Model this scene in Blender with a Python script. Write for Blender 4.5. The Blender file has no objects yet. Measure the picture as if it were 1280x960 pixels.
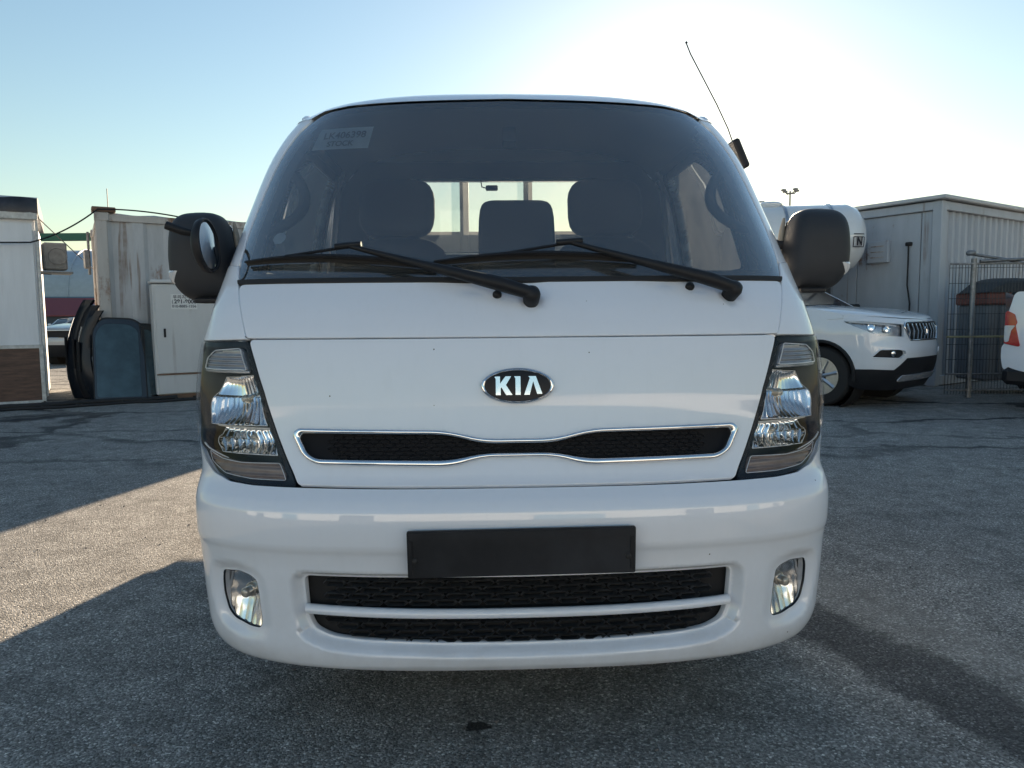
import bpy, math, random
import numpy as np
from mathutils import Vector, Matrix, geometry

# ------------------------------------------------------------------ camera, sky, sun, exposure
scene = bpy.context.scene
col = scene.collection
R = math.radians
CAM_H = 1.10
cam_data = bpy.data.cameras.new('camera'); cam = bpy.data.objects.new('camera', cam_data); col.objects.link(cam)
cam_data.sensor_width = 36.0; cam_data.lens = 36.0 * 900.0 / 1280.0
cam_data.clip_start = 0.05; cam_data.clip_end = 6000
_p, _r = R(-5.1), R(-0.5)
_fw = Vector((0, math.cos(_p), math.sin(_p))); _up = Vector((0, -math.sin(_p), math.cos(_p))); _rt = Vector((1, 0, 0))
_r2 = _rt * math.cos(_r) + _up * math.sin(_r); _u2 = _up * math.cos(_r) - _rt * math.sin(_r)
_m = Matrix((_r2, _u2, -_fw)).transposed().to_4x4(); _m.translation = (0, 0, CAM_H)
cam.matrix_world = _m
scene.camera = cam

SUN_AZ, SUN_EL = R(13.0), R(14.5)
world = bpy.data.worlds.new('World'); scene.world = world; world.use_nodes = True
wn = world.node_tree; bg = wn.nodes['Background']
sky = wn.nodes.new('ShaderNodeTexSky'); sky.sky_type = 'NISHITA'; sky.sun_disc = False
sky.sun_elevation = SUN_EL; sky.sun_rotation = SUN_AZ
sky.altitude = 0; sky.air_density = 1.5; sky.dust_density = 0.28; sky.ozone_density = 2.7
wn.links.new(sky.outputs[0], bg.inputs[0]); bg.inputs[1].default_value = 0.055
sd = bpy.data.lights.new('sun', 'SUN'); sun = bpy.data.objects.new('sun', sd); col.objects.link(sun)
sd.energy = 5.0; sd.angle = R(0.5); sd.color = (1.0, 0.80, 0.58)
_sdir = Vector((math.sin(SUN_AZ) * math.cos(SUN_EL), math.cos(SUN_AZ) * math.cos(SUN_EL), math.sin(SUN_EL)))
sun.rotation_euler = _sdir.to_track_quat('Z', 'Y').to_euler(); sun.location = (10, 40, 30)
scene.view_settings.view_transform = 'Standard'; scene.view_settings.look = 'None'
scene.view_settings.exposure = 1.64; scene.view_settings.gamma = 1.0; scene.view_settings.use_curve_mapping = False
scene.render.engine = 'CYCLES'
scene.cycles.max_bounces = 6; scene.cycles.transparent_max_bounces = 12; scene.cycles.caustics_reflective = False
scene.cycles.caustics_refractive = False; scene.cycles.use_denoising = True
random.seed(7); rng = np.random.default_rng(7)

# ------------------------------------------------------------------ materials
def nodes_of(name):
    m = bpy.data.materials.new(name); m.use_nodes = True
    nt = m.node_tree
    return m, nt, nt.nodes['Principled BSDF'], nt.nodes['Material Output']
def N(nt, t, **kw):
    n = nt.nodes.new(t)
    for k, v in kw.items():
        if k.startswith('i_'):
            key = k[2:]; key = int(key) if key.isdigit() else key.replace('_', ' ')
            n.inputs[key].default_value = v
        else: setattr(n, k, v)
    return n
def L(nt, a, b): nt.links.new(a, b)
def ramp(nt, src, stops):
    r = N(nt, 'ShaderNodeValToRGB'); e = r.color_ramp.elements
    while len(e) < len(stops): e.new(0.5)
    for k, (p, c) in enumerate(stops):
        e[k].position = p; e[k].color = (c, c, c, 1) if isinstance(c, (int, float)) else (*c, 1)
    L(nt, src, r.inputs[0]); return r
def coords(nt, scale=(1, 1, 1), which='Object'):
    t = N(nt, 'ShaderNodeTexCoord'); mp = N(nt, 'ShaderNodeMapping'); mp.inputs['Scale'].default_value = scale
    L(nt, t.outputs[which], mp.inputs[0]); return mp.outputs[0]
def mixc(nt, fac, a, b, mode='MIX'):
    m = N(nt, 'ShaderNodeMix', data_type='RGBA', blend_type=mode)
    for s, v in ((m.inputs[0], fac), (m.inputs[6], a), (m.inputs[7], b)):
        if hasattr(v, 'links'): L(nt, v, s)
        elif isinstance(v, (int, float)): s.default_value = v
        else: s.default_value = (*v, 1)
    return m.outputs[2]
def pmat(name, c, rough=.5, metal=0., var=.12, scale=18., bump=0., bscale=200., coat=0., spec=.5, stretch=(1, 1, 1)):
    m, nt, b, o = nodes_of(name)
    v = coords(nt, stretch)
    n = N(nt, 'ShaderNodeTexNoise', i_Scale=scale, i_Detail=6.0, i_Roughness=.6); L(nt, v, n.inputs['Vector'])
    r = ramp(nt, n.outputs[0], [(.3, tuple(x * (1 - var) for x in c)), (.7, tuple(min(1, x * (1 + var)) for x in c))])
    L(nt, r.outputs[0], b.inputs['Base Color'])
    b.inputs['Metallic'].default_value = metal; b.inputs['Specular IOR Level'].default_value = spec
    rr = N(nt, 'ShaderNodeMapRange'); L(nt, n.outputs[0], rr.inputs[0])
    rr.inputs[3].default_value = max(0, rough * (1 - var)); rr.inputs[4].default_value = min(1, rough * (1 + var)); L(nt, rr.outputs[0], b.inputs['Roughness'])
    b.inputs['Coat Weight'].default_value = coat; b.inputs['Coat Roughness'].default_value = .03
    if bump:
        n2 = N(nt, 'ShaderNodeTexNoise', i_Scale=bscale, i_Detail=3.0); L(nt, v, n2.inputs['Vector'])
        bp = N(nt, 'ShaderNodeBump', i_Strength=bump, i_Distance=.002); L(nt, n2.outputs[0], bp.inputs['Height']); L(nt, bp.outputs[0], b.inputs['Normal'])
    return m
def paint(name, c, dirt=(.36, .33, .28), amount=.5):
    """car paint with clear coat, road dust low down and stone specks"""
    m, nt, b, o = nodes_of(name)
    v = coords(nt)
    n = N(nt, 'ShaderNodeTexNoise', i_Scale=7.0, i_Detail=8.0, i_Roughness=.65); L(nt, v, n.inputs['Vector'])
    n2 = N(nt, 'ShaderNodeTexNoise', i_Scale=55.0, i_Detail=3.0); L(nt, v, n2.inputs['Vector'])
    vs = coords(nt, (9, 9, 1.2)); n3 = N(nt, 'ShaderNodeTexNoise', i_Scale=6.0, i_Detail=5.0); L(nt, vs, n3.inputs['Vector'])
    vo = N(nt, 'ShaderNodeTexVoronoi', i_Scale=38.0); L(nt, v, vo.inputs['Vector'])
    wn_ = N(nt, 'ShaderNodeSeparateColor'); L(nt, vo.outputs['Color'], wn_.inputs[0])
    lt = N(nt, 'ShaderNodeMath', operation='LESS_THAN'); L(nt, vo.outputs[0], lt.inputs[0]); lt.inputs[1].default_value = .075
    gt = N(nt, 'ShaderNodeMath', operation='GREATER_THAN'); L(nt, wn_.outputs[0], gt.inputs[0]); gt.inputs[1].default_value = .965
    sp = N(nt, 'ShaderNodeMath', operation='MULTIPLY'); L(nt, lt.outputs[0], sp.inputs[0]); L(nt, gt.outputs[0], sp.inputs[1])
    r1 = ramp(nt, n.outputs[0], [(.48, 0.), (.8, amount * .45)]); r3 = ramp(nt, n3.outputs[0], [(.55, 0.), (.85, amount * .5)])
    ad = N(nt, 'ShaderNodeMath', operation='ADD', use_clamp=True); L(nt, r1.outputs[0], ad.inputs[0]); L(nt, r3.outputs[0], ad.inputs[1])
    base = mixc(nt, ad.outputs[0], c, tuple(.5 * c[i] + .5 * dirt[i] for i in range(3)))
    base = mixc(nt, sp.outputs[0], base, (.05, .045, .04))
    sz = N(nt, 'ShaderNodeSeparateXYZ'); L(nt, v, sz.inputs[0]); fz = ramp(nt, sz.outputs[2], [(.22, .42), (.34, .16), (.62, .0)]); fn = ramp(nt, n.outputs[0], [(.35, .25), (.7, 1.)])
    fm = N(nt, 'ShaderNodeMath', operation='MULTIPLY'); L(nt, fz.outputs[0], fm.inputs[0]); L(nt, fn.outputs[0], fm.inputs[1]); base = mixc(nt, fm.outputs[0], base, dirt)
    L(nt, base, b.inputs['Base Color'])
    rr = N(nt, 'ShaderNodeMapRange'); L(nt, n2.outputs[0], rr.inputs[0]); rr.inputs[3].default_value = .45; rr.inputs[4].default_value = .55; b.inputs['Specular IOR Level'].default_value = .2
    L(nt, rr.outputs[0], b.inputs['Roughness'])
    b.inputs['Coat Weight'].default_value = 1.0; b.inputs['Coat IOR'].default_value = 1.75
    cr = N(nt, 'ShaderNodeMapRange'); L(nt, n.outputs[0], cr.inputs[0]); cr.inputs[3].default_value = .012; cr.inputs[4].default_value = .03
    L(nt, cr.outputs[0], b.inputs['Coat Roughness'])
    return m
def glass(name, tint, dust=.05, dustc=(.62, .62, .60), refl=1.6, dscale=9.0, back=0.):
    """thin pane: tinted transmission, mirror reflection by angle, a film of dust"""
    m, nt, b, o = nodes_of(name); nt.nodes.remove(b)
    tr = N(nt, 'ShaderNodeBsdfTransparent', i_Color=(*tint, 1)); gl = N(nt, 'ShaderNodeBsdfGlossy', i_Roughness=.015, i_Color=(1, 1, 1, 1))
    fr = N(nt, 'ShaderNodeFresnel', i_IOR=1.5); mu = N(nt, 'ShaderNodeMath', operation='MULTIPLY', use_clamp=True); mu.inputs[1].default_value = refl
    L(nt, fr.outputs[0], mu.inputs[0]); mx = N(nt, 'ShaderNodeMixShader'); L(nt, mu.outputs[0], mx.inputs[0]); L(nt, tr.outputs[0], mx.inputs[1]); L(nt, gl.outputs[0], mx.inputs[2])
    df = N(nt, 'ShaderNodeBsdfDiffuse', i_Color=(*dustc, 1)); v = coords(nt)
    if back:
        tl = N(nt, 'ShaderNodeBsdfTranslucent', i_Color=(*dustc, 1)); mb_ = N(nt, 'ShaderNodeMixShader'); mb_.inputs[0].default_value = back; L(nt, df.outputs[0], mb_.inputs[1]); L(nt, tl.outputs[0], mb_.inputs[2]); df = mb_
    n = N(nt, 'ShaderNodeTexNoise', i_Scale=dscale, i_Detail=9.0, i_Roughness=.7); L(nt, v, n.inputs['Vector'])
    vo = N(nt, 'ShaderNodeTexVoronoi', i_Scale=70.0); L(nt, v, vo.inputs['Vector'])
    r = ramp(nt, n.outputs[0], [(.3, dust * .6), (.75, dust * 1.5)]); r2 = ramp(nt, vo.outputs[0], [(.05, dust * 1.8), (.10, 0.)])
    ad = N(nt, 'ShaderNodeMath', operation='ADD', use_clamp=True); L(nt, r.outputs[0], ad.inputs[0]); L(nt, r2.outputs[0], ad.inputs[1])
    m2 = N(nt, 'ShaderNodeMixShader'); L(nt, ad.outputs[0], m2.inputs[0]); L(nt, mx.outputs[0], m2.inputs[1]); L(nt, df.outputs[0], m2.inputs[2])
    L(nt, m2.outputs[0], o.inputs[0]); return m
def rusty(name, c, rust=.5, rough=.6, dirt=.35, zs=.22):
    """painted sheet steel with streaks of rust running down and grime"""
    m, nt, b, o = nodes_of(name)
    v = coords(nt); vs = coords(nt, (1, 1, zs))
    n1 = N(nt, 'ShaderNodeTexNoise', i_Scale=3.0, i_Detail=10.0, i_Roughness=.7); L(nt, vs, n1.inputs['Vector'])
    n2 = N(nt, 'ShaderNodeTexNoise', i_Scale=1.4, i_Detail=8.0, i_Roughness=.6); L(nt, v, n2.inputs['Vector'])
    n3 = N(nt, 'ShaderNodeTexNoise', i_Scale=30.0, i_Detail=6.0, i_Roughness=.7); L(nt, v, n3.inputs['Vector'])
    mu = N(nt, 'ShaderNodeMath', operation='MULTIPLY'); L(nt, n1.outputs[0], mu.inputs[0]); L(nt, n2.outputs[0], mu.inputs[1])
    a = N(nt, 'ShaderNodeMath', operation='MULTIPLY_ADD'); L(nt, n3.outputs[0], a.inputs[0]); a.inputs[1].default_value = .12; L(nt, mu.outputs[0], a.inputs[2])
    lo = .50 - .2 * rust
    rr = ramp(nt, a.outputs[0], [(lo, 0.), (lo + .07, .9)])
    dr = ramp(nt, n1.outputs[0], [(.35, 0.), (.75, dirt)])
    base = mixc(nt, dr.outputs[0], c, tuple(x * .42 for x in c))
    rc = ramp(nt, n3.outputs[0], [(.3, (.10, .045, .022)), (.7, (.26, .12, .055))])
    base = mixc(nt, rr.outputs[0], base, rc.outputs[0])
    vl = coords(nt, (1, 1, .05)); n4 = N(nt, 'ShaderNodeTexNoise', i_Scale=6.5, i_Detail=5.0, i_Roughness=.55); L(nt, vl, n4.inputs['Vector'])
    st = ramp(nt, n4.outputs[0], [(.70 - .13 * rust, 0.), (.75 - .13 * rust, .8 * min(1, rust * 1.5))]); sg = ramp(nt, n2.outputs[0], [(.38, 0.), (.58, 1.)]); sm = N(nt, 'ShaderNodeMath', operation='MULTIPLY'); L(nt, st.outputs[0], sm.inputs[0]); L(nt, sg.outputs[0], sm.inputs[1])
    base = mixc(nt, sm.outputs[0], base, (.17, .10, .06))
    L(nt, base, b.inputs['Base Color']); b.inputs['Roughness'].default_value = rough
    bp = N(nt, 'ShaderNodeBump', i_Strength=.25, i_Distance=.004); L(nt, n3.outputs[0], bp.inputs['Height']); L(nt, bp.outputs[0], b.inputs['Normal'])
    return m

M = {}
M['white'] = paint('white_paint', (.77, .81, .87), amount=.18)
M['white2'] = paint('white_paint_older', (.80, .82, .85), amount=.25)
M['silver'] = paint('silver_paint', (.42, .43, .44), amount=.4)
M['black'] = pmat('black_plastic', (.013, .014, .017), .5, bump=.2, bscale=900, spec=.3)
M['mirror_black'] = pmat('grained_black_plastic', (.028, .031, .037), .55, bump=.15, bscale=1400, var=.08, spec=.35)
M['plate_black'] = pmat('dusty_black_plate', (.017, .019, .023), .5, var=.55, scale=5, bump=.15, bscale=600, spec=.3)
M['dark'] = pmat('dark_cavity', (.010, .010, .011), .8)
M['rubber'] = pmat('rubber', (.018, .018, .019), .75, bump=.3, bscale=300)
M['grille'] = pmat('dusty_black_grille', (.042, .043, .046), .6, var=.4, scale=30)
M['mesh'] = pmat('black_mesh_insert', (.006, .007, .010), .6, bump=.5, bscale=700, spec=.2)
M['mesh_wire'] = pmat('black_insert_wire', (.020, .021, .024), .5)
M['chrome'] = pmat('chrome', (.82, .83, .84), .07, 1.0, var=.05)
M['lampchrome'] = pmat('lamp_reflector', (.93, .94, .95), .035, 1.0, var=.03)
M['fogchrome'] = pmat('fog_reflector', (.88, .89, .90), .16, 1.0, var=.05)
M['bezel'] = pmat('lamp_bezel', (.010, .014, .021), .3, var=.2, spec=.3)
M['bezel_grey'] = pmat('lamp_grey', (.46, .47, .50), .22, .6, var=.15)
M['lampwhite'] = pmat('lamp_edge', (.75, .76, .78), .25, var=.05)
M['amber'] = pmat('smoked_amber', (.22, .17, .15), .2, var=.2, coat=.5)
M['bulb'] = pmat('bulb', (.55, .5, .42), .08, .3, coat=1.)
M['windshield'] = glass('windshield_glass', (.80, .86, .87), .055, refl=3.8)
M['rearglass'] = glass('rear_glass', (.74, .79, .76), .16, back=.7)
M['sideglass'] = glass('tinted_glass', (.42, .46, .46), .16, back=.6)
M['lens'] = glass('lamp_lens', (.95, .96, .97), .001, refl=.4)
M['mirror'] = pmat('mirror_silver', (.86, .88, .88), .01, 1.0, var=.01)
M['frit'] = pmat('black_ceramic_border', (.008, .008, .010), .12, coat=.8)
M['seat'] = pmat('charcoal_seat_fabric', (.020, .020, .023), .9, bump=.5, bscale=600)
M['trim'] = pmat('interior_trim', (.035, .036, .04), .7, bump=.3, bscale=500)
M['liner'] = pmat('headliner', (.035, .035, .037), .95)
M['paper'] = pmat('paper', (.72, .72, .70), .8, var=.04)
M['old_paper'] = pmat('faded_paper', (.34, .36, .37), .8, var=.12)
M['ink'] = pmat('ink', (.02, .02, .03), .7)
M['sticker'] = pmat('sticker_grey', (.45, .47, .5), .6)
M['frame'] = pmat('chassis_black', (.02, .02, .02), .7, var=.3)
M['guard'] = rusty('guard_brown_steel', (.16, .14, .125), .45)
M['bedgrey'] = rusty('bed_blue_grey', (.30, .32, .35), .35)
M['alloy'] = pmat('alloy', (.55, .56, .58), .3, .9)
M['steelwheel'] = pmat('painted_steel_wheel', (.35, .36, .37), .5, .5)
M['redlens'] = pmat('red_lens', (.42, .012, .014), .12, coat=1., var=.15)
M['clearlens'] = pmat('clear_plastic_lens', (.62, .64, .66), .12, coat=1., var=.1)

# ------------------------------------------------------------------ object helpers
def tag(o, label=None, cat=None, group=None, kind=None):
    if label: o['label'] = label
    if cat: o['category'] = cat
    if group: o['group'] = group
    if kind: o['kind'] = kind
    return o
def empty(name, loc=(0, 0, 0), rz=0.):
    o = bpy.data.objects.new(name, None); o.location = loc; o.rotation_euler = (0, 0, rz); o.empty_display_size = .1; col.objects.link(o); return o
def link_mesh(name, verts, faces, mat, parent=None, smooth=None, normals=None):
    me = bpy.data.meshes.new(name); me.from_pydata([tuple(v) for v in verts], [], [tuple(int(i) for i in f) for f in faces])
    me.update()
    if mat: me.materials.append(M[mat] if isinstance(mat, str) else mat)
    if normals is not None:
        me.shade_smooth(); me.normals_split_custom_set_from_vertices([tuple(n) for n in normals])
    elif smooth is not None:
        me.shade_smooth()
        if smooth < 180: me.set_sharp_from_angle(angle=R(smooth))
    o = bpy.data.objects.new(name, me); col.objects.link(o); o.parent = parent
    return o
class MB:
    def __init__(s): s.v = []; s.f = []
    def add(s, vs, fs):
        b = len(s.v); s.v += [tuple(v) for v in vs]; s.f += [tuple(i + b for i in f) for f in fs]; return s
    def box(s, c, d, rot=None, bev=0.):
        x, y, z = (k / 2 for k in d)
        if bev > 0:
            b = min(bev, x * .9, y * .9, z * .9); vs = []; idx = {}
            for sx in (-1, 1):
                for sy in (-1, 1):
                    for sz in (-1, 1):
                        for k, p in enumerate(((sx * x, sy * (y - b), sz * (z - b)), (sx * (x - b), sy * y, sz * (z - b)), (sx * (x - b), sy * (y - b), sz * z))):
                            idx[sx, sy, sz, k] = len(vs); vs.append(Vector(p))
            fs = []
            for sx in (-1, 1): fs.append([idx[sx, a, b2, 0] for a, b2 in ((-1, -1), (1, -1), (1, 1), (-1, 1))][::sx])
            for sy in (-1, 1): fs.append([idx[a, sy, b2, 1] for a, b2 in ((-1, -1), (-1, 1), (1, 1), (1, -1))][::sy])
            for sz in (-1, 1): fs.append([idx[a, b2, sz, 2] for a, b2 in ((-1, -1), (1, -1), (1, 1), (-1, 1))][::sz])
            for a in (-1, 1):
                for b2 in (-1, 1):
                    fs.append([idx[a, b2, -1, 0], idx[a, b2, 1, 0], idx[a, b2, 1, 1], idx[a, b2, -1, 1]][::-a * b2])
                    fs.append([idx[a, -1, b2, 0], idx[a, 1, b2, 0], idx[a, 1, b2, 2], idx[a, -1, b2, 2]][::a * b2])
                    fs.append([idx[-1, a, b2, 1], idx[1, a, b2, 1], idx[1, a, b2, 2], idx[-1, a, b2, 2]][::-a * b2])
            for sx in (-1, 1):
                for sy in (-1, 1):
                    for sz in (-1, 1): fs.append([idx[sx, sy, sz, 0], idx[sx, sy, sz, 1], idx[sx, sy, sz, 2]][::sx * sy * sz])
        else:
            vs = [Vector((sx * x, sy * y, sz * z)) for sx in (-1, 1) for sy in (-1, 1) for sz in (-1, 1)]
            fs = [(0, 1, 3, 2), (4, 6, 7, 5), (0, 4, 5, 1), (2, 3, 7, 6), (0, 2, 6, 4), (1, 5, 7, 3)]
        if rot is not None: vs = [rot @ v for v in vs]
        return s.add([v + Vector(c) for v in vs], fs)
    def tube(s, pts, r, n=8, cap=True, flat=None):
        pts = [Vector(p) for p in pts]; k = len(pts); rs = r if isinstance(r, (list, tuple)) else [r] * k
        t0 = (pts[1] - pts[0]).normalized(); ref = Vector((0, 0, 1)) if abs(t0.z) < .9 else Vector((1, 0, 0))
        a = t0.cross(ref).normalized(); vs = []; fs = []
        for i, p in enumerate(pts):
            t = (pts[min(i + 1, k - 1)] - pts[max(i - 1, 0)]).normalized(); a = (a - t * a.dot(t)).normalized(); b = t.cross(a)
            for j in range(n):
                w = 2 * math.pi * j / n; vs.append(p + (a * math.cos(w) * (flat or 1.) + b * math.sin(w)) * rs[i])
        for i in range(k - 1):
            for j in range(n): fs.append((i * n + j, i * n + (j + 1) % n, (i + 1) * n + (j + 1) % n, (i + 1) * n + j))
        if cap: fs += [tuple(range(n))[::-1], tuple((k - 1) * n + j for j in range(n))]
        return s.add(vs, fs)
    def rings(s, rs, closed=True, cap=True):
        n = len(rs[0]); vs = [p for r_ in rs for p in r_]; fs = []
        for i in range(len(rs) - 1):
            for j in range(n if closed else n - 1): fs.append((i * n + j, i * n + (j + 1) % n, (i + 1) * n + (j + 1) % n, (i + 1) * n + j))
        if cap and closed: fs += [tuple(range(n))[::-1], tuple((len(rs) - 1) * n + j for j in range(n))]
        return s.add(vs, fs)
    def lathe(s, prof, o, axis, n=24, cap=True):
        o = Vector(o); axis = Vector(axis).normalized(); ref = Vector((0, 0, 1)) if abs(axis.z) < .9 else Vector((1, 0, 0))
        a = axis.cross(ref).normalized(); b = axis.cross(a)
        rs = [[o + axis * h + (a * math.cos(2 * math.pi * j / n) + b * math.sin(2 * math.pi * j / n)) * max(r, 1e-4) for j in range(n)] for r, h in prof]
        return s.rings(rs, cap=cap)
    def prism(s, poly, fn, depth):
        """poly of 2D points, fn(u, v, w) -> 3D; w runs 0..depth"""
        n = len(poly); vs = [fn(u, v, 0) for u, v in poly] + [fn(u, v, depth) for u, v in poly]
        tris = geometry.tessellate_polygon([[Vector((u, v, 0)) for u, v in poly]])
        fs = [tuple(t) for t in tris] + [tuple(i + n for i in t[::-1]) for t in tris] + [(i, (i + 1) % n, n + (i + 1) % n, n + i) for i in range(n)]
        return s.add(vs, fs)
    def build(s, name, mat, parent=None, smooth=35): 
        o = link_mesh(name, s.v, s.f, mat, parent, smooth)
        bm_fix(o.data); return o
import bmesh
def bm_fix(me):
    bm = bmesh.new(); bm.from_mesh(me); bmesh.ops.recalc_face_normals(bm, faces=bm.faces); bm.to_mesh(me); bm.free()
def copy_tree(o, parent=None):
    c = o.copy(); col.objects.link(c); c.parent = parent
    for ch in list(o.children): copy_tree(ch, c)
    return c

# ------------------------------------------------------------------ curved panels cut out of a body skin
def pchip_table(t, n=1500):
    x = np.array([a for a, _ in t], float); y = np.array([b for _, b in t], float); h = np.diff(x); d = np.diff(y) / h
    m = np.zeros_like(x); m[0] = d[0]; m[-1] = d[-1]
    for i in range(1, len(x) - 1):
        if d[i - 1] * d[i] > 0:
            w1 = 2 * h[i] + h[i - 1]; w2 = h[i] + 2 * h[i - 1]; m[i] = (w1 + w2) / (w1 / d[i - 1] + w2 / d[i])
    v = np.linspace(x[0], x[-1], n); i = np.clip(np.searchsorted(x, v, side='right') - 1, 0, len(x) - 2)
    s = (v - x[i]) / h[i]; s2 = s * s; s3 = s2 * s
    g = (2 * s3 - 3 * s2 + 1) * y[i] + (s3 - 2 * s2 + s) * h[i] * m[i] + (-2 * s3 + 3 * s2) * y[i + 1] + (s3 - s2) * h[i] * m[i + 1]
    return lambda z: np.interp(z, v, g)
_ph = np.linspace(0, np.pi / 2, 3001); _g = np.sin(_ph) ** (2 / 3); _h = 1 - np.cos(_ph) ** (2 / 3)
_s = np.concatenate([[0], np.cumsum(np.hypot(np.diff(_g) * .88, np.diff(_h) * .33))]); _s /= _s[-1]
QL = 1.053
class Skin:
    """front of a vehicle: q runs across (|q|=1 where the side begins), z up"""
    def __init__(s, F, W, C): s.F = pchip_table(F); s.W = pchip_table(W); s.C = pchip_table(C)
    def q(s, x, z): return math.copysign(float(np.interp(abs(x) / s.W(z), _g, _s)), x)
    def P(s, q, z):
        q = np.asarray(q, float); z = np.asarray(z, float); a = np.minimum(np.abs(q), 1)
        g = np.interp(a, _s, _g); h = np.interp(a, _s, _h)
        return np.stack([np.sign(q) * s.W(z) * g, s.F(z) + s.C(z) * h + np.maximum(np.abs(q) - 1, 0) * QL, z * 1.0], -1)
    def pt(s, q, z, off=0.):
        e = 1e-3; p = s.P(q, z); du = s.P(q + e, z) - s.P(q - e, z); dv = s.P(q, z + e) - s.P(q, z - e); n = np.cross(du, dv); n /= np.linalg.norm(n)
        return Vector(p + n * off)
    def xz(s, x, z, off=0.): return s.pt(s.q(x, z), z, off)
    def nrm(s, q, z):
        e = 1e-3; n = np.cross(s.P(q + e, z) - s.P(q - e, z), s.P(q, z + e) - s.P(q, z - e)); return Vector(n / np.linalg.norm(n))
def fillet(poly, r, n=5):
    out = []; k = len(poly); rr = r if isinstance(r, (list, tuple)) else [r] * k
    for i in range(k):
        p = np.array(poly[i], float); a = np.array(poly[i - 1], float) - p; b = np.array(poly[(i + 1) % k], float) - p
        la, lb = np.linalg.norm(a), np.linalg.norm(b)
        if rr[i] <= 0 or la < 1e-9 or lb < 1e-9: out.append(tuple(p)); continue
        t = min(rr[i], .45 * la, .45 * lb); A = p + a / la * t; B = p + b / lb * t
        for j in range(n + 1):
            u = j / n; out.append(tuple((1 - u) ** 2 * A + 2 * u * (1 - u) * p + u * u * B))
    return out
def densify(poly, res):
    out = []
    for i in range(len(poly)):
        a = np.array(poly[i]); b = np.array(poly[(i + 1) % len(poly)]); n = max(1, int(np.ceil(np.linalg.norm(b - a) / res)))
        out += [tuple(a + (b - a) * j / n) for j in range(n)]
    return out
def inside(pts, poly):
    x, y = pts[:, 0], pts[:, 1]; c = np.zeros(len(pts), bool); p = np.array(poly); q = np.roll(p, -1, 0)
    for (x1, y1), (x2, y2) in zip(p, q):
        if y1 == y2: continue
        c ^= ((y1 > y) != (y2 > y)) & (x < (x2 - x1) * (y - y1) / (y2 - y1) + x1)
    return c
def dist(pts, poly):
    p = np.array(poly); q = np.roll(p, -1, 0); d = np.full(len(pts), 1e9)
    for a, b in zip(p, q):
        ab = b - a; l2 = ab @ ab
        if l2 < 1e-14: continue
        t = np.clip(((pts - a) @ ab) / l2, 0, 1); d = np.minimum(d, np.linalg.norm(pts - (a + t[:, None] * ab), axis=1))
    return d
def sym(half):
    full = list(half) + [(-x, z) for x, z in reversed(half) if abs(x) > 1e-6]
    return full
def smooth01(t): t = np.clip(t, 0, 1); return t * t * (3 - 2 * t)
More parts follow.
